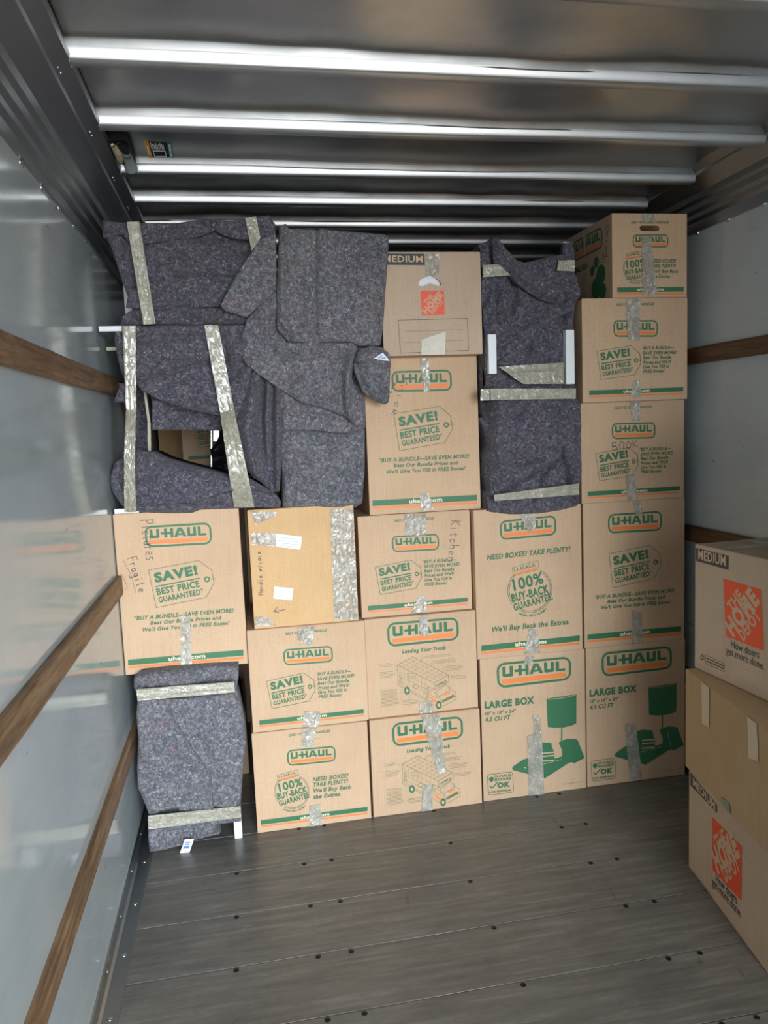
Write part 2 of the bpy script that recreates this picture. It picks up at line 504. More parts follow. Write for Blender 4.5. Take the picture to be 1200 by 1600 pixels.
def text_mesh(s, bold=.02, shear=0.0):
    key = (s, bold, shear)
    if key in _tcache: return _tcache[key]
    cu = bpy.data.curves.new('t', 'FONT'); cu.body = s; cu.offset = bold; cu.shear = shear; cu.resolution_u = 3
    cu.space_character = 1.0 + bold * 2.6
    o = bpy.data.objects.new('t', cu); link(o)
    dg = C.evaluated_depsgraph_get(); dg.update()
    me = bpy.data.meshes.new_from_object(o.evaluated_get(dg))
    vs = np.array([v.co[:2] for v in me.vertices]) if len(me.vertices) else np.zeros((0, 2))
    fs = [tuple(p.vertices) for p in me.polygons]
    bpy.data.objects.remove(o); bpy.data.curves.remove(cu); bpy.data.meshes.remove(me)
    _tcache[key] = (vs, fs)
    return _tcache[key]


CAPH = {}


def caph(bold):
    if bold not in CAPH:
        v, f = text_mesh('H', bold, 0.0); CAPH[bold] = (v[:, 1].min(), v[:, 1].max())
    return CAPH[bold]


def homog(src, dst):
    A = []
    for (x, y), (u, v) in zip(src, dst):
        A.append([x, y, 1, 0, 0, 0, -u * x, -u * y, -u]); A.append([0, 0, 0, x, y, 1, -v * x, -v * y, -v])
    _, _, vt = np.linalg.svd(np.array(A)); H = vt[-1].reshape(3, 3)
    return lambda x, y: (lambda q: (q[0] / q[2], q[1] / q[2]))(H @ np.array([x, y, 1.0]))


class Box:
    """a cardboard box; face coordinates u (right), v (up) in metres"""

    def __init__(s, x, y, z, w, d, h, label, rz=0.0, mat=KRAFT, group='cardboard moving boxes stacked in the truck', seed=0, name='moving_box', hole=None, amp=.0018, flaps=True):
        s.w, s.d, s.h, s.seed, s.amp = w, d, h, seed, amp
        s.e = thing(name, (x, y, z), rz, label, 'box', group)
        s.loc = np.array([x, y, z]); s.rz = rz
        s.body = s._body(mat, hole)
        if flaps: s._flaps(mat)

    def bulge(s, u, v, W=None):
        W = W or s.w
        a = max(0.0, min(1.0, min(u, W - u, v, s.h - v) / .05))
        return a * s.amp * 2 * float(vnoise(u * 6 + s.seed * 3.1, v * 6 + s.seed * 1.7, 11)) - .0006 * a

    def F(s, u, v, off, face='front'):
        if face == 'front':
            return (u, -off - s.bulge(u, v), v)
        return (-off - s.bulge(u, v, s.d), s.d - u, v)

    def _body(s, mat, hole):
        n = 14; V = {}; verts = []; faces = []
        g = .0008

        def vid(i, j, k):
            key = (i, j, k)
            if key not in V:
                x, y, z = s.w * i / n, s.d * j / n, g + (s.h - 2 * g) * k / n
                if j == 0: y = -s.bulge(x, z)
                if i == 0 and 0 < j < n: x = -s.bulge(s.d - y, z, s.d)
                if i == n and 0 < j < n: x += min(0, s.bulge(y, z, s.d))
                V[key] = len(verts); verts.append((x, y, z))
            return V[key]
        for a in range(n):
            for b in range(n):
                faces.append((vid(a, 0, b), vid(a + 1, 0, b), vid(a + 1, 0, b + 1), vid(a, 0, b + 1)))
                faces.append((vid(a, n, b), vid(a, n, b + 1), vid(a + 1, n, b + 1), vid(a + 1, n, b)))
                faces.append((vid(0, a, b), vid(0, a, b + 1), vid(0, a + 1, b + 1), vid(0, a + 1, b)))
                faces.append((vid(n, a, b), vid(n, a + 1, b), vid(n, a + 1, b + 1), vid(n, a, b + 1)))
                faces.append((vid(a, b, 0), vid(a, b + 1, 0), vid(a + 1, b + 1, 0), vid(a + 1, b, 0)))
                faces.append((vid(a, b, n), vid(a + 1, b, n), vid(a + 1, b + 1, n), vid(a, b + 1, n)))
        o = mesh_obj('box_body', verts, faces, mat, s.e)
        if hole:
            m = len(hole); dpt = .10
            cv = [(u, -.02, v) for u, v in hole] + [(u, dpt, v) for u, v in hole]
            cf = [tuple(range(m)), tuple(range(2 * m - 1, m - 1, -1))] + [(i, i + m, (i + 1) % m + m, (i + 1) % m) for i in range(m)]
            c = mesh_obj('cut', cv, cf, mat)
            bm = bmesh.new(); bm.from_mesh(c.data); bmesh.ops.recalc_face_normals(bm, faces=bm.faces); bm.to_mesh(c.data); bm.free()
            md = o.modifiers.new('b', 'BOOLEAN'); md.operation = 'DIFFERENCE'; md.object = c; md.solver = 'EXACT'
            dg = C.evaluated_depsgraph_get(); dg.update()
            c.matrix_world = Matrix.Identity(4)
            # evaluate in local space: body parent transform removed for the cut
            o.parent = None; dg.update()
            me = bpy.data.meshes.new_from_object(o.evaluated_get(dg)); o.modifiers.remove(md); o.data = me; o.parent = s.e
            me.name = 'box_body'
            bpy.data.objects.remove(c)
        bevel(o, .0025, 2, 50)
        return o

    def _flaps(s, mat):
        t = .0015
        # seam of the two top flaps, drawn as two thin leaves sitting on the body
        for a, b in ((.002, s.d / 2 - .001), (s.d / 2 + .001, s.d - .002)):
            boxes_obj('top_flap', [(.002, a, s.h - .001, s.w - .002, b, s.h + t - .001)], mat, s.e)

    def px(s, px, py, face='front'):
        """where the sight line of a photograph point meets this face, in face coordinates"""
        cz, sz = math.cos(s.rz), math.sin(s.rz)
        ex = np.array([cz, sz, 0.]); ey = np.array([-sz, cz, 0.])
        d = CF + CR * (px - 600) / FPX - CU * (py - 800) / FPX
        n = ey if face == 'front' else ex
        t = ((s.loc - CAM) @ n) / (d @ n)
        q = CAM + t * d - s.loc
        return (q @ ex, q[2]) if face == 'front' else (s.d - q @ ey, q[2])


class Pr:
    """printed artwork on one face; coordinates go through a map into face coordinates"""

    def __init__(s, box, mp, face='front', off=.0011):
        s.b, s.mp, s.face, s.off = box, mp, face, off
        s.reset()

    def reset(s): s.V, s.Fc, s.M = [], [], []

    def _add(s, pts, faces, mat, lift=0.0):
        base = len(s.V)
        for u, v in pts: s.V.append(s.b.F(u, v, s.off + lift, s.face))
        for f in faces: s.Fc.append(tuple(i + base for i in f)); s.M.append(mat)

    def quad(s, c, mat, lift=0.0, nu=10, nv=2):
        c = [s.mp(*q) for q in c]      # TL TR BR BL
        pts = []
        for j in range(nv + 1):
            for i in range(nu + 1):
                a, b = i / nu, j / nv
                pts.append(tuple((c[3][k] * (1 - a) + c[2][k] * a) * (1 - b) + (c[0][k] * (1 - a) + c[1][k] * a) * b for k in (0, 1)))
        fs = [(j * (nu + 1) + i, j * (nu + 1) + i + 1, (j + 1) * (nu + 1) + i + 1, (j + 1) * (nu + 1) + i) for j in range(nv) for i in range(nu)]
        s._add(pts, fs, mat, lift)

    def poly(s, c, mat, lift=0.0):
        c = [s.mp(*q) for q in c]
        area = sum(c[i][0] * c[(i + 1) % len(c)][1] - c[(i + 1) % len(c)][0] * c[i][1] for i in range(len(c)))
        if area < 0: c = c[::-1]
        s._add(c, [tuple(range(len(c)))], mat, lift)

    def stroke(s, c, wd, mat, closed=False, lift=0.0, mapped=False):
        """wd in metres"""
        c = list(c) if mapped else [s.mp(*q) for q in c]
        if closed: c = c + [c[0]]
        for (x0, y0), (x1, y1) in zip(c[:-1], c[1:]):
            L = math.hypot(x1 - x0, y1 - y0)
            if L < 1e-6: continue
            dx, dy = (x1 - x0) / L * wd / 2, (y1 - y0) / L * wd / 2
            n = max(1, int(L / .05)); pts = []
            for i in range(n + 1):
                t = (i / n) * (L + wd * .6) - wd * .3
                qx, qy = x0 + dx * 2 / wd * t, y0 + dy * 2 / wd * t
                pts += [(qx + dy, qy - dx), (qx - dy, qy + dx)]
            s._add(pts, [(2 * i, 2 * i + 2, 2 * i + 3, 2 * i + 1) for i in range(n)], mat, lift)

    def ring(s, c, r0, r1, mat, a0=0, a1=360, n=28, lift=0.0):
        """ring in map units"""
        pts, fs = [], []
        for i in range(n + 1):
            a = math.radians(a0 + (a1 - a0) * i / n)
            pts += [s.mp(c[0] + r1 * math.cos(a), c[1] - r1 * math.sin(a)), s.mp(c[0] + r0 * math.cos(a), c[1] - r0 * math.sin(a))]
        fs = [(2 * i, 2 * i + 2, 2 * i + 3, 2 * i + 1) for i in range(n)]
        s._add(pts, fs, mat, lift)

    def text(s, t, p0, p1, cap, mat=G_, bold=.02, shear=0.0, lift=0.0):
        bold = bold * 1.15 + .004
        """baseline from p0 to p1 and cap height, all in map units"""
        vs, fs = text_mesh(t, bold, shear)
        if not len(vs): return
        a = np.array(s.mp(*p0)); b = np.array(s.mp(*p1)); L = np.linalg.norm(b - a)
        # cap height: convert map units to metres through the local scale of the map
        q = np.array(s.mp(p0[0] + 1, p0[1])); r = np.array(s.mp(p0[0], p0[1] + 1))
        sc = (np.linalg.norm(q - a) + np.linalg.norm(r - a)) / 2
        capm = cap * sc
        y0, y1 = caph(bold); x0, x1 = vs[:, 0].min(), vs[:, 0].max()
        ex = (b - a) / L; ey = np.array([-ex[1], ex[0]])
        pts = [tuple(a + ex * (x - x0) / (x1 - x0) * L + ey * (y - y0) / (y1 - y0) * capm) for x, y in vs]
        s._add(pts, fs, mat, lift)

    def done(s, name, label=None):
        if not s.V: return None
        used = sorted(set(s.M)); mp = {m: i for i, m in enumerate(used)}
        o = mesh_obj(name, s.V, s.Fc, [PRM[m] for m in used], s.b.e, [mp[m] for m in s.M], label=label)
        s.reset(); return o


def bil(q, a, b):
    """unit square (a right, b up) inside the quad TL TR BR BL"""
    return tuple((q[3][k] * (1 - a) + q[2][k] * a) * (1 - b) + (q[0][k] * (1 - a) + q[1][k] * a) * b for k in (0, 1))


LOGO_POLYS = [
    [(.075, .84), (.118, .84), (.118, .54), (.175, .54), (.175, .84), (.218, .84), (.218, .46), (.205, .42), (.095, .42), (.075, .47)],
    [(.240, .67), (.292, .67), (.292, .84), (.335, .84), (.335, .67), (.385, .67), (.385, .84), (.428, .84), (.428, .42), (.385, .42), (.385, .57), (.335, .57), (.335, .42), (.292, .42), (.292, .57), (.240, .57)],
    [(.437, .42), (.500, .84), (.560, .84), (.625, .42), (.576, .42), (.568, .50), (.552, .58), (.530, .72), (.508, .58), (.553, .58), (.568, .50), (.495, .50), (.484, .42)],
    [(.638, .84), (.681, .84), (.681, .54), (.727, .54), (.727, .84), (.770, .84), (.770, .46), (.757, .42), (.652, .42), (.638, .46)],
    [(.795, .84), (.838, .84), (.838, .52), (.920, .52), (.920, .42), (.795, .42)],
]


def logo(pr, q, thick=.030, frame=True):
    m = lambda a, b: bil(q, a, b)
    if frame:
        asp = 3.05; n = 7; outer, inner = [], []
        for r, t, lst in ((.11, 0, outer), (.075, thick, inner)):
            for cx, cy, a0 in ((1, 1, 0), (0, 1, 90), (0, 0, 180), (1, 0, 270)):
                for i in range(n + 1):
                    a = math.radians(a0 + 90 * i / n)
                    ccx = (1 - t - r) if cx else (t + r); X = ccx + r * math.cos(a)
                    ccy = (1 - (t + r) * asp) if cy else (t + r) * asp; Y = ccy + r * asp * math.sin(a)
                    lst.append(pr.mp(*m(X, Y)))
        N = len(outer)
        pr._add(outer + inner, [(i, (i + 1) % N, N + (i + 1) % N, N + i) for i in range(N)], G_)
    for k, pg in enumerate(LOGO_POLYS):
        if k == 2:   # letter A with its opening
            A = [(.437, .42), (.500, .84), (.560, .84), (.625, .42), (.576, .42), (.566, .50), (.495, .50), (.484, .42)]
            inn = [(.507, .58), (.530, .73), (.553, .58)]
            pr.poly([m(*p) for p in [(.437, .42), (.500, .84), (.530, .84), (.530, .73), (.507, .58), (.507, .50), (.495, .50), (.484, .42)]], G_)
            pr.poly([m(*p) for p in [(.530, .84), (.560, .84), (.625, .42), (.576, .42), (.566, .50), (.553, .50), (.553, .58), (.530, .73)]], G_)
            pr.poly([m(*p) for p in [(.507, .58), (.553, .58), (.553, .50), (.507, .50)]], G_)
        else:
            pr.poly([m(*p) for p in pg], G_)
    pr.quad([m(.065, .33), m(.935, .33), m(.935, .15), m(.065, .15)], O_)
    rw = abs(q[1][0] - q[0][0]); pr.ring(m(.945, .87), rw * .003, rw * .006, G_, n=8)


def tag_print(pr, tagp, save, sl, best, guar, ring_, r, wline=.0022):
    pr.stroke(tagp, wline, T_, closed=True)
    pr.text('SAVE!', *save, bold=.045)
    pr.stroke(sl, wline * 2, G_)
    pr.text('BEST PRICE', *best, bold=.03)
    pr.text('GUARANTEED*', *guar, bold=.03)
    pr.ring(ring_, r * .5, r, G_)
    x, y = ring_
    pr.stroke([(x + r * .3, y - r * .2), (x + r * 1.6, y - r * .9), (x + r * 2.6, y - r * .4), (x + r * 1.2, y), (x + r * 2.9, y + r * .1)], .001, T_)


def stripe(pr, green, orange, url):
    pr.quad(green, G_, nu=16, nv=1); pr.quad(orange, O_, nu=16, nv=1)
    pr.text('uhaul.com', *url, mat=L_, bold=.03, lift=.0004)
    pr.done('printed_stripe')


def buyback(pr, c, r, banner, t100, tb, tg, arct=True):
    for rr in (1.0, .93):
        pr.ring(c, r * rr - 3.5 * r / 215, r * rr + 1.5 * r / 215, G_, -58, 62, 24)
        pr.ring(c, r * rr - 3.5 * r / 215, r * rr + 1.5 * r / 215, G_, 135, 218, 18)
        pr.ring(c, r * rr - 3.5 * r / 215, r * rr + 1.5 * r / 215, G_, 243, 304, 14)
    pr.stroke(banner, .0016, T_, closed=True)
    m = lambda a, b: bil(banner, a, b)
    pr.text('U-HAUL', m(.07, .42), m(.93, .42), abs(banner[0][1] - banner[3][1]) * .42, bold=.01)
    pr.quad([m(.05, .26), m(.95, .26), m(.97, .04), m(.03, .04)], O_)
    pr.text('100%', *t100, bold=.022); pr.text('BUY-BACK', *tb, bold=.035); pr.text('GUARANTEE.', *tg, bold=.03)
    if arct:
        s = 'UNUSED-WITH RECEIPT'; R = r * 1.17
        for i, ch in enumerate(s):
            if ch == ' ': continue
            a = math.radians(245 + i * 3.6); b = math.radians(245 + i * 3.6 + 3.1)
            pr.text(ch, (c[0] + R * math.cos(a), c[1] - R * math.sin(a)), (c[0] + R * math.cos(b), c[1] - R * math.sin(b)), r * .09, bold=.02)


def face_map(box, TL, TR, BR, BL):
    return homog([TL, TR, BR, BL], [(0, box.h), (box.w, box.h), (box.w, 0), (0, 0)])


def art_save_large(b):
    pr = Pr(b, face_map(b, (75, 110), (1100, 75), (1140, 1350), (145, 1428)))
    logo(pr, [(330, 213), (873, 192), (880, 372), (340, 388)]); pr.done('printed_logo')
    tag_print(pr, [(355, 572), (765, 503), (868, 582), (884, 690), (815, 805), (410, 880)], ((408, 678), (757, 618), 84), [(412, 708), (765, 647)],
              ((420, 780), (770, 718), 58), ((433, 842), (800, 775), 48), (828, 657), 24)
    pr.done('printed_price_tag')
    pr.text('*BUY A BUNDLE\u2014SAVE EVEN MORE!', (225, 982), (1035, 930), 36, shear=.22, bold=.025)
    pr.text('Beat Our Bundle Prices and', (357, 1020), (937, 985), 32, shear=.22, bold=.025)
    pr.text("We'll Give You $20 in FREE Boxes!", (293, 1075), (1000, 1030), 33, shear=.22, bold=.025)
    pr.done('printed_slogan')
    stripe(pr, [(168, 1300), (1103, 1235), (1103, 1283), (168, 1347)], [(170, 1355), (1103, 1292), (1103, 1310), (170, 1373)], ((497, 1318), (795, 1296), 36))


def dashed_slot(pr, cx, cy, hw, hh, tilt=0.0):
    pts = []
    for a in range(0, 360, 10):
        t = math.radians(a); x = (hw - hh) * (1 if math.cos(t) > 0 else -1) + hh * math.cos(t); y = hh * math.sin(t)
        pts.append((cx + x, cy - y + x * tilt))
    pts.append(pts[0]); dense = []
    for p, q in zip(pts[:-1], pts[1:]):
        n = max(1, int(math.hypot(q[0] - p[0], q[1] - p[1]) / 4))
        dense += [(p[0] + (q[0] - p[0]) * i / n, p[1] + (q[1] - p[1]) * i / n) for i in range(n)]
    for i in range(0, len(dense) - 2, 3):
        pr.stroke(dense[i:i + 2], .0012, T_)


def art_save_medium(b):
    pr = Pr(b, face_map(b, (85, 115), (912, 45), (925, 765), (105, 850)))
    pr.text('EASY-TO-CARRY HANDLES', (357, 146), (650, 120), 19, shear=.2); dashed_slot(pr, 506, 187, 78, 21, -.08); pr.done('printed_handle_mark')
    logo(pr, [(333, 248), (682, 222), (685, 340), (340, 365)]); pr.done('printed_logo')
    tag_print(pr, [(210, 475), (475, 418), (545, 470), (552, 545), (505, 622), (245, 673)], ((242, 541), (470, 490), 58), [(247, 560), (475, 513)],
              ((250, 608), (477, 560), 36), ((258, 650), (497, 598), 32), (515, 518), 16)
    pr.done('printed_price_tag')
    for t, a, c in (('*BUY A BUNDLE\u2014', (560, 440), (810, 418)), ('SAVE EVEN MORE!', (568, 475), (832, 450)), ('Beat Our Bundle', (570, 507), (792, 486)),
                    ("Prices and We'll", (572, 541), (790, 519)), ('Give You $20 in', (572, 573), (775, 552)), ('FREE Boxes!', (573, 604), (742, 588))):
        pr.text(t, a, c, 24, shear=.22, bold=.025)
    pr.done('printed_slogan')
    stripe(pr, [(152, 757), (890, 682), (890, 712), (152, 790)], [(152, 796), (890, 722), (890, 732), (152, 807)], ((420, 756), (628, 733), 22))


def art_buyback_medium(b):
    pr = Pr(b, face_map(b, (105, 860), (927, 768), (945, 1460), (147, 1567)))
    pr.text('EASY-TO-CARRY HANDLES', (373, 877), (663, 845), 19, shear=.2); dashed_slot(pr, 522, 915, 78, 21, -.1); pr.done('printed_handle_mark')
    logo(pr, [(355, 975), (698, 943), (700, 1055), (360, 1090)]); pr.done('printed_logo')
    buyback(pr, (388, 1270), 123, [(285, 1155), (428, 1115), (438, 1157), (292, 1199)], ((302, 1273), (467, 1228), 60), ((290, 1330), (498, 1275), 46), ((302, 1375), (520, 1312), 40))
    pr.done('printed_guarantee_badge')
    for t, a, c in (('NEED BOXES?', (537, 1200), (788, 1170)), ('TAKE PLENTY!', (540, 1238), (785, 1210)), ("We'll Buy Back", (540, 1280), (808, 1250)), ('the Extras.', (540, 1325), (735, 1300))):
        pr.text(t, a, c, 30, shear=.22, bold=.025)
    pr.done('printed_slogan')
    stripe(pr, [(170, 1473), (917, 1378), (917, 1408), (170, 1505)], [(172, 1512), (920, 1418), (920, 1428), (172, 1522)], ((447, 1467), (650, 1438), 22))


def art_buyback_large(b):
    pr = Pr(b, face_map(b, (42, 128), (1080, 90), (1117, 1435), (112, 1540)))
    logo(pr, [(300, 232), (845, 187), (850, 375), (315, 415)]); pr.done('printed_logo')
    buyback(pr, (605, 885), 213, [(432, 675), (680, 610), (690, 690), (443, 752)], ((455, 895), (742, 822), 110), ((440, 1002), (795, 912), 82), ((460, 1080), (830, 975), 68))
    pr.done('printed_guarantee_badge')
    pr.text('NEED BOXES? TAKE PLENTY!', (183, 600), (988, 528), 50, shear=.22, bold=.025)
    pr.text("We'll Buy Back the Extras.", (245, 1278), (990, 1202), 50, shear=.22, bold=.025)
    pr.done('printed_slogan')
    stripe(pr, [(147, 1405), (1085, 1305), (1085, 1357), (147, 1457)], [(150, 1467), (1085, 1367), (1085, 1388), (150, 1487)], ((475, 1412), (772, 1380), 40))


def art_small(b):
    pr = Pr(b, face_map(b, (460, 65), (1155, 60), (1160, 835), (470, 860)))
    pr.text('EASY-TO-CARRY HANDLES', (640, 160), (990, 153), 24, shear=.2); pr.done('printed_handle_mark')
    logo(pr, [(655, 262), (985, 252), (987, 375), (660, 382)]); pr.done('printed_logo')
    buyback(pr, (690, 580), 122, [(592, 440), (730, 416), (738, 465), (600, 492)], ((603, 580), (785, 553), 68), ((592, 640), (800, 608), 44), ((600, 690), (805, 660), 38))
    pr.done('printed_guarantee_badge')
    for t, a, c in (('NEED BOXES?', (826, 520), (1060, 517)), ('TAKE PLENTY!', (828, 568), (1058, 560)), ("We'll Buy Back", (826, 617), (1080, 612)), ('the Extras.', (832, 665), (1008, 660))):
        pr.text(t, a, c, 32, shear=.22, bold=.025)
    pr.done('printed_slogan')
    stripe(pr, [(513, 760), (1130, 742), (1130, 785), (513, 805)], [(513, 815), (1135, 797), (1135, 808), (513, 830)], ((700, 788), (945, 780), 26))
    # left side of the small box (drawn in inches, u towards the camera)
    pr = Pr(b, lambda u, v: (u * IN, v * IN), 'left')
    logo(pr, [(2.5, 11.6), (13.2, 11.6), (13.2, 8.3), (2.5, 8.3)]); pr.done('printed_logo')
    pr.text('SMALL BOX', (2.6, 6.2), (7.8, 6.2), 1.0, bold=.04); pr.done('printed_size_text')
    for cx, cy, r in ((11, 6.5, .9), (9.6, 5.4, .8), (12.6, 4.2, 1.6), (11.0, 2.4, 1.7), (13.2, 1.6, 1.2)):
        pr.ring((cx, cy), 0, r, G_, n=16)
    pr.done('printed_fruit_picture')
    hand(pr, 'China', (14.6, 11.4), (14.0, 6.4), 1.1, .0022); pr.done('handwriting'); hand(pr, 'wine', (13.3, 7.4), (12.6, 3.6), 1.0, .0022); pr.done('handwriting')


def art_large_box(b):
    pr = Pr(b, face_map(b, (115, 195), (1110, 90), (1140, 1425), (165, 1555)))
    logo(pr, [(272, 232), (978, 160), (985, 385), (285, 472)]); pr.done('printed_logo')
    pr.text('LARGE BOX', (165, 668), (637, 615), 70, bold=.045)
    pr.text('18" x 18" x 24"', (168, 730), (462, 700), 34, shear=.2, bold=.02)
    pr.text('4.5 CU FT', (170, 792), (412, 765), 42, shear=.2, bold=.03)
    pr.done('printed_size_text')
    pr.quad([(752, 568), (1035, 524), (1037, 802), (765, 838)], G_, nu=6, nv=6)
    pr.poly([(765, 838), (1037, 802), (1000, 822), (920, 842), (830, 846)], G_)
    pr.stroke([(768, 574), (860, 566), (960, 550), (1028, 530)], .002, K_, lift=.0003)
    pr.poly([(893, 842), (905, 841), (905, 965), (893, 970)], G_)
    pr.poly([(870, 990), (900, 968), (960, 950), (1040, 955), (1055, 970), (1120, 1135), (1025, 1187), (1005, 1180), (905, 1145), (905, 1060)], G_)
    pr.poly([(905, 1120), (1010, 1175), (975, 1182), (740, 1330), (730, 1326), (585, 1290), (440, 1252), (430, 1238), (440, 1215), (530, 1152), (605, 1125), (820, 1150)], G_)
    pr.poly([(520, 1165), (640, 1130), (830, 1140), (915, 1130), (880, 1235), (738, 1322), (600, 1285)], G_)
    pr.poly([(640, 1000), (700, 985), (800, 990), (808, 1030), (830, 1080), (832, 1178), (640, 1185)], G_)
    for y in (1082, 1112, 1158):
        pr.quad([(700, y + 2), (828, y - 8), (828, y + 4), (700, y + 14)], K_, lift=.0003, nu=3, nv=1)
    pr.stroke([(950, 1000), (990, 1150)], .0015, K_, lift=.0003); pr.stroke([(640, 1215), (900, 1150)], .0015, K_, lift=.0003)
    pr.done('printed_lamp_picture')
    q = [(195, 1296), (435, 1266), (447, 1460), (210, 1492)]
    n = []
    for cx, cy, a0 in ((.9, .88, 0), (.1, .88, 90), (.1, .12, 180), (.9, .12, 270)):
        for i in range(5):
            a = math.radians(a0 + 22.5 * i); n.append(bil(q, cx + .1 * math.cos(a), cy + .12 * math.sin(a)))
    pr.stroke(n, .0022, G_, closed=True)
    pr.poly([(212, 1328), (235, 1315), (258, 1322), (256, 1350), (236, 1368), (215, 1352)], G_)
    pr.text('U-HAUL', (268, 1326), (428, 1308), 24, bold=.03); pr.text('BOXES', (268, 1358), (425, 1340), 24, bold=.03)
    pr.stroke([(222, 1405), (242, 1425), (292, 1368)], .0045, G_)
    pr.text('OK', (292, 1424), (415, 1410), 52, bold=.05); pr.text('FOR SHIPPING', (218, 1475), (425, 1450), 20, bold=.03)
    pr.done('printed_shipping_badge')
    pr.stroke([(915, 1388), (1095, 1363)], .0012, T_); pr.done('printed_line')


def art_truck(b):
    pr = Pr(b, face_map(b, (62, 105), (1087, 22), (1122, 940), (100, 1045)))
    logo(pr, [(270, 135), (928, 84), (938, 298), (280, 362)]); pr.done('printed_logo')
    pr.text('Loading Your Truck', (410, 425), (820, 388), 36, shear=.22, bold=.03); pr.done('printed_slogan')
    W = .0011
    S = lambda p, k=1.0, c=False: pr.stroke(p, W * k, T_, closed=c)
    S([(370, 530), (510, 455), (840, 630), (708, 705)], 1.4, True)
    S([(510, 455), (512, 485)]); S([(370, 530), (372, 718), (640, 875), (650, 738), (668, 745), (712, 770), (845, 695), (840, 630)], 1.4)
    S([(708, 705), (712, 770)], 1.4); S([(378, 700), (640, 858)]); S([(390, 560), (392, 700)])
    for i in range(1, 8):
        t = i / 8; S([(370 + 338 * t, 530 + 175 * t), (510 + 330 * t, 455 + 175 * t)], .7)
    for i in (1, 2, 3):
        t = i / 4; S([(370 + 140 * t, 530 - 75 * t), (708 + 132 * t, 705 - 75 * t)], .7)
    for i in range(1, 7):
        x = 390 + 40 * i; y0 = 542 + 21 * i; S([(x, y0), (x, y0 + 100 + 8 * (i % 3))], .7)
    for y in (0, 45, 90):
        S([(400, 600 + y), (640, 725 + y * .9)], .7)
    for x, y in ((400, 620), (400, 660)):
        S([(x - 12, y), (x + 8, y + 8), (x + 8, y + 36), (x - 12, y + 28)], 1, True)
    for k in range(18):
        x = 440 + (k * 37) % 90; y = 590 + (k * 23) % 70; S([(x, y), (x + 14, y + (k % 3) * 8 - 6)], .8)
    pr.ring((540, 738), 19, 22, T_, n=20); pr.ring((532, 738), 17, 19, T_, 90, 270, n=12)
    for a in range(4): S([(606, 745 + a * 24), (640, 762 + a * 24)], .8)
    S([(720, 795), (820, 715), (860, 770), (755, 835)], 1.2, True)
    S([(755, 835), (780, 895), (915, 830), (905, 790), (860, 770)], 1.2); S([(915, 830), (912, 862), (785, 930)], 1.2)
    S([(668, 775), (715, 795), (740, 850), (680, 825)], 1, True); S([(650, 870), (722, 920)], 1.2); S([(655, 740), (660, 865)], 1)
    S([(850, 730), (858, 752), (845, 760)], 1)
    for k in range(5): S([(782 + k * 1, 872 + k * 5), (892 + k, 815 + k * 5)], 1.3)
    pr.poly([(795, 814), (858, 790), (866, 800), (812, 828)], O_); pr.poly([(668, 828), (735, 880), (735, 902), (690, 872)], O_)
    for cx, cy, rx in ((458, 775, 27), (752, 915, 27)):
        for r0, r1, cc in ((0, 1, G_), (0, .45, K_)):
            pts = [(cx + rx * r1 * math.cos(math.radians(a)), cy + rx * 1.45 * r1 * math.sin(math.radians(a))) for a in range(0, 360, 20)]
            pr.poly(pts, cc, .0003 if cc == K_ else 0)
    pr.text('U-HAUL', (726, 745), (832, 692), 24, bold=.02)
    pr.done('printed_truck_drawing')
    rnd = random.Random(4)
    for x, y, wd, rows, dy in ((202, 522, 108, 3, 13), (205, 600, 145, 5, 13), (218, 772, 160, 2, 11), (220, 800, 170, 11, 12), (612, 452, 270, 2, 13), (702, 492, 230, 3, 13),
                               (822, 548, 165, 4, 13), (868, 640, 158, 3, 13), (420, 868, 150, 4, 13)):
        for r in range(rows):
            xx = x; end = x + wd * rnd.uniform(.8, 1.0)
            while xx < end:
                l = rnd.uniform(6, 24)
                yy = y + r * dy - (xx - x) * .08
                pr.stroke([(xx, yy), (min(end, xx + l), yy - l * .08)], .0011, T_)
                xx += l + 4
    for p in ([(606, 455), (575, 497)], [(695, 498), (668, 532)], [(818, 550), (780, 588)], [(865, 640), (845, 650)], [(312, 520), (365, 548)], [(350, 585), (372, 575)], [(560, 905), (600, 880)]):
        S(p, .7)
    pr.done('printed_loading_notes')


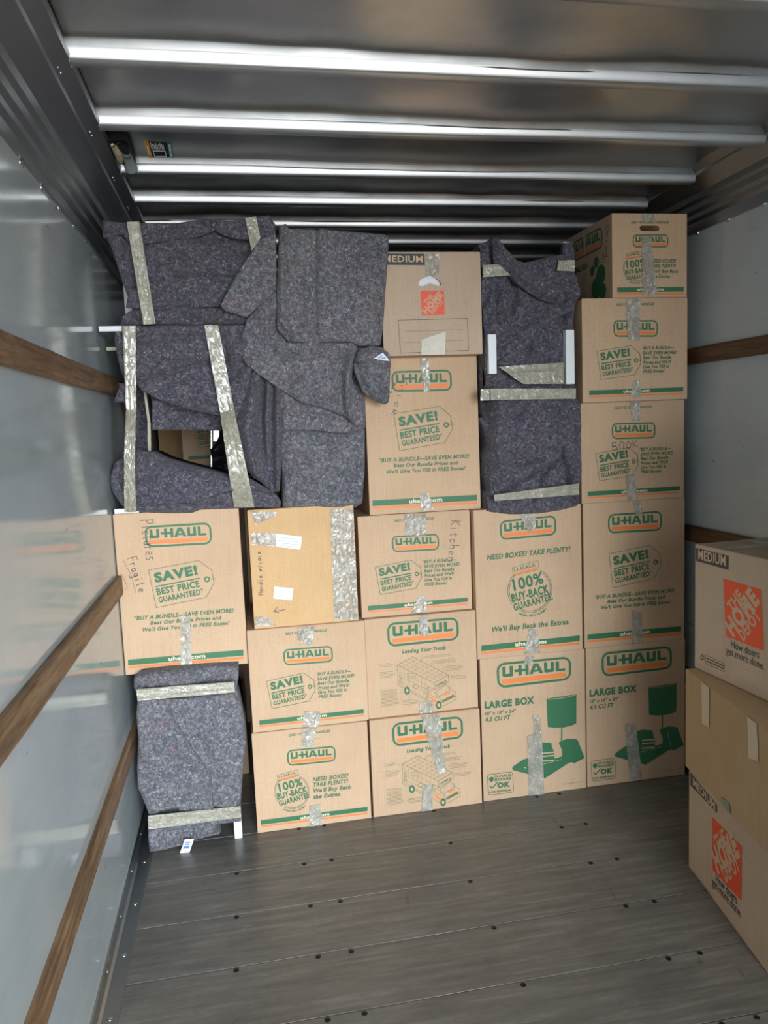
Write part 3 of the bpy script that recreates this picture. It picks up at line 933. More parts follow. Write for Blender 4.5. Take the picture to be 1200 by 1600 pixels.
GLYPH = {
    'P': [[(0, 0), (.1, 1)], [(.05, .95), (.5, 1), (.6, .75), (.4, .5), (.08, .5)]], 'F': [[(.1, 0), (.1, 1), (.6, 1)], [(.1, .5), (.5, .55)]],
    'K': [[(.1, 0), (.12, 1)], [(.6, 1), (.12, .45), (.62, 0)]], 'H': [[(.1, 0), (.1, 1)], [(.6, 0), (.6, 1)], [(.1, .5), (.6, .55)]],
    'B': [[(.1, 0), (.1, 1), (.5, .95), (.5, .6), (.1, .5), (.6, .4), (.55, .05), (.1, 0)]], 'O': [[(.35, 1), (.08, .6), (.2, .05), (.5, .05), (.62, .6), (.35, 1)]],
    'C': [[(.6, .85), (.35, 1), (.08, .6), (.15, .1), (.6, .1)]], 'N': [[(.1, 0), (.1, 1), (.6, 0), (.62, 1)]],
    'a': [[(.5, .5), (.2, .5), (.1, .2), (.3, 0), (.5, .3), (.5, .5), (.55, 0)]], 'c': [[(.5, .45), (.2, .5), (.1, .2), (.25, 0), (.5, .08)]],
    'd': [[(.5, .4), (.2, .5), (.1, .15), (.3, 0), (.5, .25), (.52, 1), (.55, 0)]], 'e': [[(.1, .25), (.5, .3), (.4, .52), (.15, .45), (.12, .1), (.5, .02)]],
    'g': [[(.5, .45), (.2, .5), (.1, .2), (.4, .05), (.5, .5), (.5, -.4), (.15, -.4)]], 'h': [[(.1, 0), (.1, 1)], [(.1, .35), (.35, .52), (.5, .3), (.5, 0)]],
    'i': [[(.25, .5), (.28, 0)], [(.25, .72), (.27, .76)]], 'k': [[(.1, 0), (.1, .95)], [(.5, .5), (.1, .25), (.52, 0)]], 'l': [[(.2, 1), (.2, .05), (.35, 0)]],
    'm': [[(.05, 0), (.07, .5)], [(.07, .4), (.25, .5), (.3, 0)], [(.3, .4), (.5, .5), (.56, 0)]], 'n': [[(.1, 0), (.12, .5)], [(.12, .35), (.35, .52), (.5, .3), (.5, 0)]],
    'r': [[(.15, .5), (.17, 0)], [(.17, .35), (.3, .5), (.48, .45)]], 's': [[(.5, .45), (.2, .5), (.15, .3), (.48, .2), (.4, 0), (.1, .05)]],
    't': [[(.25, .85), (.25, .05), (.45, 0)], [(.05, .55), (.5, .6)]], 'u': [[(.1, .5), (.12, .05), (.4, 0), (.48, .5), (.55, 0)]], 'w': [[(.05, .5), (.15, 0), (.3, .4), (.42, 0), (.58, .5)]],
    '/': [[(.1, -.1), (.5, 1)]], ' ': [],
}


def hand(pr, s, p0, p1, cap, wd=.0022):
    a = np.array(pr.mp(*p0)); b = np.array(pr.mp(*p1)); L = np.linalg.norm(b - a); ex = (b - a) / L; ey = np.array([-ex[1], ex[0]])
    q = np.array(pr.mp(p0[0] + 1, p0[1])); sc = np.linalg.norm(q - a); cp = cap * sc; cw = L / len(s)
    for i, ch in enumerate(s):
        for st in GLYPH.get(ch, []):
            pr.stroke([tuple(a + ex * (i + x * 1.35) * cw + ey * y * cp * (1 + .1 * math.sin(i * 2.1))) for x, y in st], wd, B_, mapped=True)


def tape(b, q, mat=None, n=(6, 14), amp=.0022, off=.0022, face='front', mp=None, name='packing_tape', sd=0, label=None):
    """strip of tape from its four photograph corners TL TR BR BL on a face"""
    f = mp or (lambda x, y: b.px(x, y, face))
    c = [f(*p) for p in q]; V = []
    nu, nv = n
    W = b.w if face == 'front' else b.d
    for j in range(nv + 1):
        for i in range(nu + 1):
            a, t = i / nu, j / nv
            jag = 0
            if j in (0, nv): jag = .003 * float(vnoise(i * 1.7, j + sd * 3.3, 20))
            u = (c[3][0] * (1 - a) + c[2][0] * a) * (1 - t) + (c[0][0] * (1 - a) + c[1][0] * a) * t
            v = (c[3][1] * (1 - a) + c[2][1] * a) * (1 - t) + (c[0][1] * (1 - a) + c[1][1] * a) * t + jag
            if i in (0, nu): u += .0012 * float(vnoise(j * .9, i + sd, 21))
            u = min(max(u, .001), W - .001); v = min(max(v, .001), b.h - .001)
            o = off + amp * (.5 + float(vnoise(u * 90 + sd * 5, v * 45, 22))) + amp * .5 * float(vnoise(u * 160, v * 160, 23))
            V.append(b.F(u, v, max(.0014, o), face))
    F = [(j * (nu + 1) + i, j * (nu + 1) + i + 1, (j + 1) * (nu + 1) + i + 1, (j + 1) * (nu + 1) + i) for j in range(nv) for i in range(nu)]
    return mesh_obj(name, V, F, mat or TAPE_CLEAR, b.e, smooth=False, label=label)


def depot_logo(pr, q):
    pr.quad(q, R_, nu=6, nv=6)
    m = lambda a, b: bil(q, a, b)
    H = abs(q[3][1] - q[0][1])
    pr.text('THE', m(.20, .44), m(.53, .77), H * .17, mat=K_, bold=.03, lift=.0004)
    pr.text('HOME', m(.20, .02), m(.97, .79), H * .27, mat=K_, bold=.05, lift=.0004)
    pr.text('DEPOT', m(.47, .02), m(.98, .53), H * .17, mat=K_, bold=.03, lift=.0004)


def art_depot_front(b):
    pr = Pr(b, face_map(b, (150, 65), (705, 50), (707, 630), (140, 640)))
    pr.quad([(152, 72), (392, 68), (392, 130), (152, 133)], N_, nu=5, nv=1)
    pr.text('MEDIUM', (168, 117), (382, 115), 34, mat=K_, bold=.018, lift=.0004); pr.done('printed_size_text')
    depot_logo(pr, [(363, 272), (492, 268), (492, 402), (363, 407)]); pr.done('printed_logo')
    pr.stroke([(230, 435), (622, 424), (624, 608), (233, 622)], .0016, N_, closed=True)
    pr.stroke([(262, 498), (595, 488)], .0009, N_); pr.stroke([(262, 562), (597, 550)], .0009, N_); pr.done('printed_form_lines')


def recycle(pr, c, r, rect, wd=.003):
    for k in range(3):
        a = math.radians(90 + 120 * k); b2 = math.radians(90 + 120 * (k + 1))
        p = (c[0] + r * math.cos(a), c[1] - r * math.sin(a) * 1.3); q = (c[0] + r * math.cos(b2), c[1] - r * math.sin(b2) * 1.3)
        pr.stroke([(p[0] * .85 + q[0] * .15, p[1] * .85 + q[1] * .15), (p[0] * .25 + q[0] * .75, p[1] * .25 + q[1] * .75)], wd, N_)
    pr.stroke(rect, .0012, N_, closed=True)
    m = lambda a, b: bil(rect, a, b)
    rnd = random.Random(2)
    for y in (.68, .34):
        x = .06
        while x < .92:
            l = rnd.uniform(.05, .14); pr.stroke([m(x, y), m(min(.95, x + l), y)], .0035, N_); x += l + .03


def art_depot_side(b, sc, ox, oy, bar, med, lg, how, get, rc, rr, rect):
    pr = Pr(b, lambda x, y: b.px(ox + x / sc, oy + y / sc))
    pr.quad(bar, N_, nu=5, nv=1); pr.text('MEDIUM', *med, mat=K_, bold=.018, lift=.0004); pr.done('printed_size_text')
    depot_logo(pr, lg); pr.done('printed_logo')
    pr.text('How doers', *how, mat=N_, bold=.0); pr.text('get more done.', *get, mat=N_, bold=.0); pr.done('printed_slogan')
    recycle(pr, rc, rr, rect); pr.done('printed_recycling_mark')


# ------------------------------------------------------------------ the wall of boxes
W18 = 18 * IN - .001
H16, H24 = 16 * IN, 24 * IN
GR = 'cardboard moving boxes stacked in the truck'

# column 5 (beside the right wall)
b = Box(1.366, 2.926, 0, W18, W18, H24, 'tall kraft box with green table lamp picture on the floor, in shadow beside right wall', seed=1)
art_large_box(b)
tape(b, [(975.7, 1130.5), (993.7, 1130.5), (1003, 1217), (983, 1217)], sd=1)
b = Box(1.362, 2.926, H24, W18, W18, H24, 'tall kraft box with price tag print, dim, on the right column above the lamp-picture box', seed=2)
art_save_large(b)
tape(b, [(987.5, 953), (1002.5, 958), (1003, 1005), (987.5, 1006)], sd=2); tape(b, [(989, 784), (1000, 783), (1004, 803), (993, 806)], n=(4, 6), sd=3)
b = Box(1.352, 2.915, 2 * H24, W18, W18, H16, 'kraft box with price tag print and BOOK handwritten above the tag', seed=3)
art_save_medium(b)
pr = Pr(b, face_map(b, (112, 120), (1080, 70), (1085, 1000), (95, 1060))); hand(pr, 'BOOK', (390, 550), (650, 518), 68); pr.done('handwriting')
tape(b, [(977.5, 741.7), (993, 741), (996, 781), (980, 781)], sd=4); tape(b, [(984, 625), (1000, 625), (999, 657), (987, 658)], sd=5)
b = Box(1.352, 2.893, 2 * H24 + H16, W18, W18, H16, 'kraft box with price tag print, second from top of right column, under the small box', seed=4)
art_save_medium(b)
tape(b, [(978, 464), (1001, 463), (999, 532), (981, 532)], sd=6); tape(b, [(990, 595), (999, 593), (1002.5, 621), (984, 621.5)], sd=7)
q0 = P(957, 461, 2.885); q1 = P(1073, 460, 2.885)
hole = []
mpS = homog([(460, 65), (1155, 60), (1160, 835), (470, 860)], [(0, 12.7 * IN), (q1[0] - q0[0], 12.7 * IN), (q1[0] - q0[0], 0), (0, 0)])
for a in range(0, 360, 15):
    t = math.radians(a); cx = 813 + (66 if math.cos(t) > 0 else -66); hole.append(mpS(cx + 26 * math.cos(t), 199 - 26 * math.sin(t)))
b = Box(q0[0], 2.885, 2 * H24 + 2 * H16, q1[0] - q0[0], 16.4 * IN, 12.7 * IN, 'small kraft box with open hand hole on top of the right column near the roof', seed=5, hole=hole)
art_small(b)
tape(b, [(1001, 332), (1026, 332), (1023, 347), (1005, 347)], n=(6, 6), sd=8); tape(b, [(1002, 370), (1017, 369), (1027, 461), (1004, 462)], sd=9)
tape(b, [(6.4 * IN, 12.6 * IN), (7.6 * IN, 12.6 * IN), (7.2 * IN, 8.2 * IN), (6.5 * IN, 8.2 * IN)], face='left', mp=lambda x, y: (x, y), sd=10)
tape(b, [(6.6 * IN, 5.6 * IN), (7.6 * IN, 5.6 * IN), (8.4 * IN, .1 * IN), (7.0 * IN, .1 * IN)], face='left', mp=lambda x, y: (x, y), sd=11)

# column 4
b = Box(.904, 2.923, 0, W18, W18, H24, 'tall kraft box with green lamp picture on the floor, fully lit, left of its twin', seed=6)
art_large_box(b)
tape(b, [(823, 1150), (846, 1140), (850, 1241), (826, 1243)], sd=12); tape(b, [(832, 1117), (843, 1117), (846, 1148), (834, 1150)], n=(4, 8), sd=13)
tape(b, [(820, 1026), (834, 1024), (831, 1039), (819, 1038)], n=(4, 4), mat=TAPE_SILV, sd=14)
b = Box(.894, 2.919, H24, W18, W18, H24, 'tall kraft box reading NEED BOXES? TAKE PLENTY! under the blanket-wrapped bundle', seed=7)
art_buyback_large(b)
tape(b, [(811, 803), (838, 803), (836, 827), (826, 832)], n=(6, 8), mat=TAPE_SILV, sd=15); tape(b, [(826.7, 982), (838, 981), (844, 1020), (818, 1022)], sd=16)

# column 3
b = Box(.438, 2.913, 0, W18, W18, H16, 'kraft box with loading-your-truck drawing standing on the floor, long tape over its logo', seed=8)
art_truck(b)
tape(b, [(658, 1119), (687, 1115), (697, 1204), (684, 1209)], n=(8, 16), amp=.006, sd=17); tape(b, [(660, 1226), (674, 1226), (676, 1268), (658, 1269)], sd=18)
b = Box(.438, 2.930, H16, W18, W18, H16, 'kraft box with loading-your-truck drawing, second from the floor, readable title line', seed=9)
art_truck(b)
tape(b, [(655, 1099), (676, 1094), (677.5, 1115), (655, 1117)], n=(6, 5), amp=.004, sd=19); tape(b, [(653.6, 961), (668, 960), (669.5, 993.6), (657, 993.6)], mat=TAPE_SILV, sd=20)
b = Box(.433, 2.955, 2 * H16, W18, W18, H16, 'kraft box with price tag print and Kitchen handwritten down its right side', seed=10)
art_save_medium(b)
pr = Pr(b, face_map(b, (27, 90), (577, 57), (587, 535), (50, 580))); hand(pr, 'Kitchen', (488, 105), (470, 312), 45); pr.done('handwriting')
tape(b, [(631, 803), (665, 802), (665, 837), (634.5, 836)], n=(10, 10), mat=TAPE_SILV, amp=.006, sd=21); tape(b, [(655, 931), (666, 931), (666, 957), (642, 957)], mat=TAPE_SILV, sd=22)
b = Box(.486, 2.972, 3 * H16, W18, W18, H24, 'tall kraft box with price tag print under the box with the orange-red square logo', seed=11)
art_save_large(b)
pr = Pr(b, lambda x, y: b.px(560 + x / 3.637, 380 + y / 3.637)); hand(pr, 'Knick', (255, 755), (185, 985), 34); pr.done('handwriting'); hand(pr, 'misc', (200, 790), (160, 880), 26); pr.done('handwriting')
tape(b, [(655, 560), (672, 560), (671, 611), (662, 612)], sd=23); tape(b, [(655, 770), (669, 770), (677, 795), (658, 799)], mat=TAPE_SILV, sd=24)
qa = P(754.2, 553.5, 2.90); qb = P(753.8, 393.7, 2.90)
hw, hh_ = 15.3 * IN, qb[2] - (3 * H16 + H24)
mpH = homog([(150, 65), (705, 50), (707, 630), (140, 640)], [(0, hh_), (hw, hh_), (hw, 0), (0, 0)])
hole = [mpH(*p) for p in [(352, 232), (358, 218), (372, 203), (390, 196), (415, 180), (445, 197), (462, 206), (476, 220), (481, 236), (466, 244), (450, 238), (418, 230), (392, 240), (375, 248), (358, 242)]]
b = Box(qa[0] - hw, 2.90, 3 * H16 + H24, hw, 21 * IN, hh_, 'medium grey-brown box with dark size band, small orange-red logo and white-filled hand hole', mat=KRAFT_HD, seed=12, hole=hole)
art_depot_front(b)
cz = mpH(416, 215)
mesh_obj('paper_stuffing', [(cz[0] - .045, .022, cz[1] - .022), (cz[0] + .045, .020, cz[1] - .022), (cz[0] + .045, .012, cz[1] + .03), (cz[0] + .01, .010, cz[1] + .03), (cz[0] - .045, .012, cz[1] + .03), (cz[0], .006, cz[1])],
         [(0, 1, 5), (1, 2, 5), (2, 3, 5), (3, 4, 5), (4, 0, 5)], PAPER, b.e)
tape(b, [(664.5, 397), (687, 396), (685, 429.5), (666, 432)], n=(8, 8), mat=TAPE_SILV, amp=.004, sd=25)
LBL = flat('peeling_paper_tape', (.66, .62, .52), .5)
tape(b, [(658, 531), (696, 518), (695, 554), (658, 555.5)], n=(8, 8), mat=LBL, amp=.004, sd=26, name='torn_paper_label')

# column 2
b = Box(-.025, 2.912, 0, W18 - .002, W18, H16, 'kraft box with round buy-back guarantee badge, standing on the floor next to wrapped furniture', seed=13)
art_buyback_medium(b)
tape(b, [(472.8, 1137), (495.7, 1135), (486, 1167.7), (471.7, 1166.6)], mat=TAPE_SILV, amp=.004, sd=27); tape(b, [(483.7, 1258.5), (501, 1256), (504.5, 1289), (482.6, 1291)], amp=.004, sd=28)
b = Box(-.0185, 2.919, H16, W18 - .001, W18, H16, 'kraft box with price tag print, between plain taped box above and badge box below', seed=14)
art_save_medium(b)
tape(b, [(465, 980), (492.5, 978), (486, 1011), (465, 999)], n=(8, 10), mat=TAPE_SILV, amp=.007, sd=29); tape(b, [(475, 1111), (501, 1112), (498, 1134), (473, 1135)], n=(8, 8), amp=.006, sd=30)
qa = P(397, 980.5, 2.93); qb = P(560.7, 968, 2.93); qt = P(389.3, 797.5, 2.93)
b = Box(qa[0] + .001, 2.93, 2 * H16, qb[0] - qa[0] - .002, W18, qt[2] - 2 * H16, 'plain orange-brown carton with wide crinkled tape down its right side and white stickers', mat=KRAFT_PLAIN, seed=15)
CP = lambda x, y: b.px(370 + x / 5.714, 780 + y / 5.714)
tape(b, [(830, 90), (1058, 78), (1088, 1070), (868, 1078)], mat=TAPE_SILV, n=(24, 60), amp=.005, mp=CP, sd=31)
tape(b, [(116, 105), (355, 112), (345, 150), (170, 228)], mat=TAPE_SILV, n=(14, 8), amp=.005, mp=CP, sd=32)
tape(b, [(158, 1050), (270, 1045), (350, 1120), (158, 1140)], mat=TAPE_SILV, n=(12, 8), amp=.004, mp=CP, sd=33)
tape(b, [(132, 300), (350, 300), (352, 420), (134, 408)], mat=TAPE_SILV, n=(12, 10), amp=.003, mp=CP, sd=34)
s1 = tape(b, [(350, 306), (582, 335), (566, 450), (340, 420)], mat=PAPER, n=(8, 4), amp=.001, mp=CP, name='paper_sticker', sd=35)
s2 = tape(b, [(335, 778), (505, 795), (490, 900), (325, 885)], mat=PAPER, n=(8, 4), amp=.001, mp=CP, name='paper_sticker', sd=36)
pr = Pr(b, CP, off=.0050)
for y in (0, 26, 50, 70):
    for k in range(9):
        x = 372 + k * 20; pr.stroke([(x, 340 + y + k * 1.6), (x + 14, 341 + y + k * 1.6)], .0009, N_)
pr.done('sticker_print')
pr = Pr(b, CP, off=.0045); hand(pr, 'Handle w/care', (236, 855), (212, 458), 42, .0018); pr.done('handwriting')
pr.stroke([(435, 983), (330, 1001)], .0014, B_); pr.stroke([(362, 962), (330, 1001), (378, 1008)], .0014, B_); pr.done('handwriting')

# column 1
b = Box(XL + .003, 2.942, .677, W18 - .001, W18, H24, 'tall kraft box with Pictures Fragile handwritten, standing on wrapped furniture by left wall', seed=16)
art_save_large(b)
pr = Pr(b, face_map(b, (75, 110), (1100, 75), (1140, 1350), (145, 1428)))
hand(pr, 'Pictures', (300, 165), (340, 505), 105); pr.done('handwriting'); hand(pr, 'Fragile', (185, 470), (275, 765), 75)
pr.stroke([(150, 480), (215, 620), (248, 758)], .0012, B_); pr.stroke([(130, 590), (180, 700), (165, 725)], .0012, B_); pr.done('handwriting')
tape(b, [(590, 950), (660, 945), (680, 1385), (585, 1390)], mp=lambda x, y: b.px(170 + x / 5.217, 780 + y / 5.217), n=(8, 20), amp=.004, sd=37)

# ------------------------------------------------------------------ the pile at the right, near the camera
a2 = math.atan2(-.518, -.084)
b = Box(1.446, 2.298, 0, 21 * IN, 15 * IN, .368, 'grey-brown medium box on the floor at bottom right with orange-red logo, under the plain carton', rz=a2, mat=KRAFT_HD, seed=20)
art_depot_side(b, 3.478, 1060, 1080, [(66, 440), (208, 618), (208, 662), (66, 512)], ((80, 512), (198, 650), 26), [(182, 685), (342, 845), (340, 1140), (185, 970)],
               ((203, 1035), (318, 1160), 27), ((182, 1052), (342, 1237), 27), (83, 1000), 13, [(96, 1004), (175, 1098), (173, 1130), (96, 1046)])
nx, ny = math.sin(a2), -math.cos(a2)      # outward normal of the front face
b = Box(1.452 + nx * .022, 2.292 + ny * .022, .3695, 23.0 * IN, 15.5 * IN, .3435, 'plain tan carton between two orange-logo boxes in the pile at right edge', rz=a2, mat=KRAFT_DULL, seed=21)
CP = lambda x, y: b.px(1070 + x / 8.89, 1000 + y / 8.89)
PT = flat('pale_paper_tape', (.62, .50, .36), .45)
tape(b, [(240, 445), (352, 500), (345, 1215), (248, 1165)], mat=PT, mp=CP, n=(5, 16), amp=.0008, sd=40)
tape(b, [(872, 838), (1003, 930), (1030, 1690), (895, 1640)], mat=PT, mp=CP, n=(5, 16), amp=.0008, sd=41)
tape(b, [(1128, 1245), (1140, 1255), (1145, 1287), (1133, 1272)], mat=flat('grey_tape', (.25, .27, .22), .4), n=(3, 6), amp=.0008, sd=42)
b = Box(1.462, 2.292, .7145, 21 * IN, 15 * IN, .4225, 'grey-brown medium box on top of the right-hand pile with large orange-red logo', rz=math.radians(-86.5), mat=KRAFT_HD, seed=22)
art_depot_side(b, 5.714, 1060, 820, [(158, 205), (452, 278), (450, 403), (160, 322)], ((180, 306), (425, 368), 68), [(405, 480), (742, 578), (760, 1127), (424, 995)],
               ((468, 1095), (718, 1195), 52), ((425, 1150), (762, 1298), 52), (215, 1185), 25, [(243, 1162), (412, 1243), (410, 1312), (243, 1237)])
for (u0, v0, u1, v1) in ((.02, .16, .51, .21), (.10, .02, .15, .36)):
    V = []; n = 20
    for i in range(n + 1):
        t = i / n
        for sgn in (0, 1):
            if u1 - u0 > v1 - v0: x, y = u0 + (u1 - u0) * t, (v0 if sgn == 0 else v1)
            else: x, y = (u0 if sgn == 0 else u1), v0 + (v1 - v0) * t
            V.append((x, y, b.h + .0016 + .001 * float(vnoise(x * 40, y * 40, 3))))
    mesh_obj('packing_tape', V, [(2 * i, 2 * i + 1, 2 * i + 3, 2 * i + 2) for i in range(n)], TAPE_CLEAR, b.e)

# two unseen box stacks added to shade the right-hand pile and column
ORD = ('lowest', 'second', 'third', 'topmost')
for j, (yy, lab) in enumerate(((1.62, 'first'), (1.16, 'second'))):
    for k in range(4):
        Box(1.425 + .006 * k, yy, k * H16, .45, .44, H16 - .002, 'plain kraft box, %s of the %s unseen stack added at right for shade' % (ORD[k], lab), rz=-math.pi / 2, seed=50 + 4 * j + k, group='unseen boxes added to cast shade')

# ------------------------------------------------------------------ a few boxes of the row behind, seen through gaps
qx = P(287, 728, 4.1)
zb = qx[2]
for k in range(3):
    hgt = zb / 3
    Box(qx[0] + .01 * k, 4.1, k * hgt, W18, W18, hgt, 'kraft box in the dark second row, %s of three under the glimpsed one' % ('lowest', 'middle', 'top')[k], seed=30 + k, group='hidden supporting boxes of the second row')
b = Box(qx[0], 4.1, zb, W18, W18, H16, 'kraft box with price tag print glimpsed through the opening in the draped bundle', seed=34)
art_save_medium(b)
qx = P(247, 716, 4.35)
for k in range(2):
    Box(-.46, 4.62, k * qx[2] / 2, .40, .45, qx[2] / 2, 'kraft box at far left of the dark second row, %s of two' % ('lower', 'upper')[k], seed=36 + k, group='hidden supporting boxes of the second row')
b = Box(-.46, 4.62, qx[2], P(287, 700, 4.62)[0] + .60, .45, .40, 'plain brown carton far back at left, glimpsed through the opening in the draped bundle', mat=KRAFT_PLAIN, seed=38)
b = Box(-.30, 3.46, 0, .25, .40, .30, 'brown carton on the floor in the dark gap behind the lower left bundle', seed=39)

# ------------------------------------------------------------------ felt moving blankets


def resample(pl_, n):
    p = np.array(pl_, float); d = np.r_[0, np.cumsum(np.hypot(*np.diff(p, axis=0).T))]
    t = np.linspace(0, d[-1], n)
    return np.c_[np.interp(t, d, p[:, 0]), np.interp(t, d, p[:, 1])]


def seg_dist(X, Y, pl_):
    """distance and signed side (positive = left of travel in image, i.e. above when going right) to a polyline"""
    best = np.full(X.shape, 1e9); side = np.zeros(X.shape)
    for (x0, y0), (x1, y1) in zip(pl_[:-1], pl_[1:]):
        dx, dy = x1 - x0, y1 - y0; L2 = dx * dx + dy * dy
        t = np.clip(((X - x0) * dx + (Y - y0) * dy) / L2, 0, 1)
        ex, ey = X - x0 - t * dx, Y - y0 - t * dy
        d = np.hypot(ex, ey)
        s = np.sign(dx * (Y - y0) - dy * (X - x0)) * -1      # image y is down; above line -> positive
        m = d < best
        best = np.where(m, d, best); side = np.where(m, s, side)
    return best, side


PXM = 1 / 400.0   # rough metres per pixel at the cargo


def panel(name, parent, top, right, bottom, left, Y, feats=(), depth=.2, R=.03, rum=.006, seed=0, mat=None, step=1.6, tilt=(0, 0), bulge=0.0, clampx=None, label=None):
    """a padded blanket panel whose outline is given in photograph points on the plane y=Y; top left->right, right top->bottom, bottom left->right, left top->bottom"""
    top, right, bottom, left = [np.array(q, float) for q in (top, right, bottom, left)]
    right = np.vstack([top[-1], right, bottom[-1]]); left = np.vstack([top[0], left, bottom[0]])
    wpx = max(np.ptp(top[:, 0]), np.ptp(bottom[:, 0])); hpx = max(np.ptp(left[:, 1]), np.ptp(right[:, 1]))
    nu = max(10, int(wpx / step)); nv = max(10, int(hpx / step))
    T, B, L, Rr = resample(top, nu), resample(bottom, nu), resample(left, nv), resample(right, nv)
    s = np.linspace(0, 1, nu)[None, :, None]; t = np.linspace(0, 1, nv)[:, None, None]
    G = (1 - t) * T[None] + t * B[None] + (1 - s) * L[:, None] + s * Rr[:, None] - ((1 - s) * (1 - t) * T[0] + s * (1 - t) * T[-1] + (1 - s) * t * B[0] + s * t * B[-1])
    X, Yp = G[..., 0], G[..., 1]
    out_pl = np.vstack([T, Rr[1:], B[::-1][1:], L[::-1][1:]])
    d, _ = seg_dist(X, Yp, out_pl[::2] if len(out_pl) > 60 else out_pl); d = d * PXM
    d[0, :] = 0; d[-1, :] = 0; d[:, 0] = 0; d[:, -1] = 0
    k = np.clip(1 - d / R, 0, 1); back = R * (1 - np.sqrt(np.clip(1 - k * k, 0, 1)))
    h = np.zeros(X.shape); rum = rum * 3.0
    for f in feats:
        kind, plx, wd, amp = f[:4]; amp = amp * 3.0; wd = wd * (.9 if kind in 'v' else 1.0)
        dd, sd = seg_dist(X, Yp, plx)
        # fade towards the ends
        if kind == 'r': h += amp * np.exp(-(dd / wd) ** 2)
        elif kind == 'v': h -= amp * np.exp(-(dd / wd) ** 2)
        elif kind == 's':      # layer edge: raised above (left of travel), sharp drop
            h += .7 * amp * np.where(sd > 0, np.exp(-dd / wd), 0) - np.where(sd > 0, 0, .028 * np.exp(-dd / 3.5))
        elif kind == 'S':
            h += .7 * amp * np.where(sd < 0, np.exp(-dd / wd), 0) - np.where(sd < 0, 0, .028 * np.exp(-dd / 3.5))
    # general rumple: soft directional wrinkles
    a = .9 + seed
    U1 = X * math.cos(a) + Yp * math.sin(a); U2 = -X * math.sin(a) + Yp * math.cos(a)
    h += rum * (1.3 * vnoise(U1 / 38, U2 / 75, seed + 30) + .9 * (.5 - np.abs(vnoise(U1 / 24 + 9, U2 / 60, seed + 31)) * 2.4) * .6 + .35 * vnoise(X / 9, Yp / 11, seed + 32))
    edge = np.clip(d / .012, 0, 1)
    h = h * (.35 + .65 * edge)
    cx, cy = X.mean(), Yp.mean()
    h += bulge * np.clip(1 - ((X - cx) / (wpx * .55)) ** 2, 0, 1) * np.clip(1 - ((Yp - cy) / (hpx * .55)) ** 2, 0, 1)
    V = []
    for j in range(nv):
        for i in range(nu):
            p = P(X[j, i], Yp[j, i], Y)
            if clampx: p[0] = min(max(p[0], clampx[0]), clampx[1])
            V.append((p[0], Y + back[j, i] - h[j, i] + tilt[0] * (X[j, i] - cx) + tilt[1] * (Yp[j, i] - cy), p[2]))
    V = np.array(V)
    F = [(j * nu + i, (j + 1) * nu + i, (j + 1) * nu + i + 1, j * nu + i + 1) for j in range(nv - 1) for i in range(nu - 1)]
    # closed solid: side walls and a back
    idx = [i for i in range(nu)] + [j * nu + nu - 1 for j in range(1, nv)] + [(nv - 1) * nu + i for i in range(nu - 2, -1, -1)] + [j * nu for j in range(nv - 2, 0, -1)]
    n0 = len(V); extra = []
    m = len(idx)
    cc = V[idx].mean(axis=0)
    for ring in (.25, 1.0):
        for q in idx:
            p = V[q].copy(); ly = min(V[q][1] + depth * ring, Y + R + depth)
            p = p + (cc - p) * np.array([.01, 0, .01]) * (1 if ring < 1 else 3); p[1] = max(ly, V[q][1] + .002); p[2] = max(p[2], parent.location[2] + .001)
            extra.append(p)
    V = np.vstack([V, extra])
    ring0 = idx; ring1 = [n0 + i for i in range(m)]; ring2 = [n0 + m + i for i in range(m)]
    for a_, b_ in ((ring0, ring1), (ring1, ring2)):
        F += [(a_[i], a_[(i + 1) % m], b_[(i + 1) % m], b_[i]) for i in range(m)]
    F.append(tuple(ring2))
    o = mesh_obj(name, V, F, mat or (FELT_LIGHT if seed in (1, 2, 4, 10, 12, 13, 14, 23, 24) else FELT), None, smooth=True, label=label)
    loc = parent.location
    o.data.transform(Matrix.Translation(-Vector(loc)))
    o.parent = parent
    return o


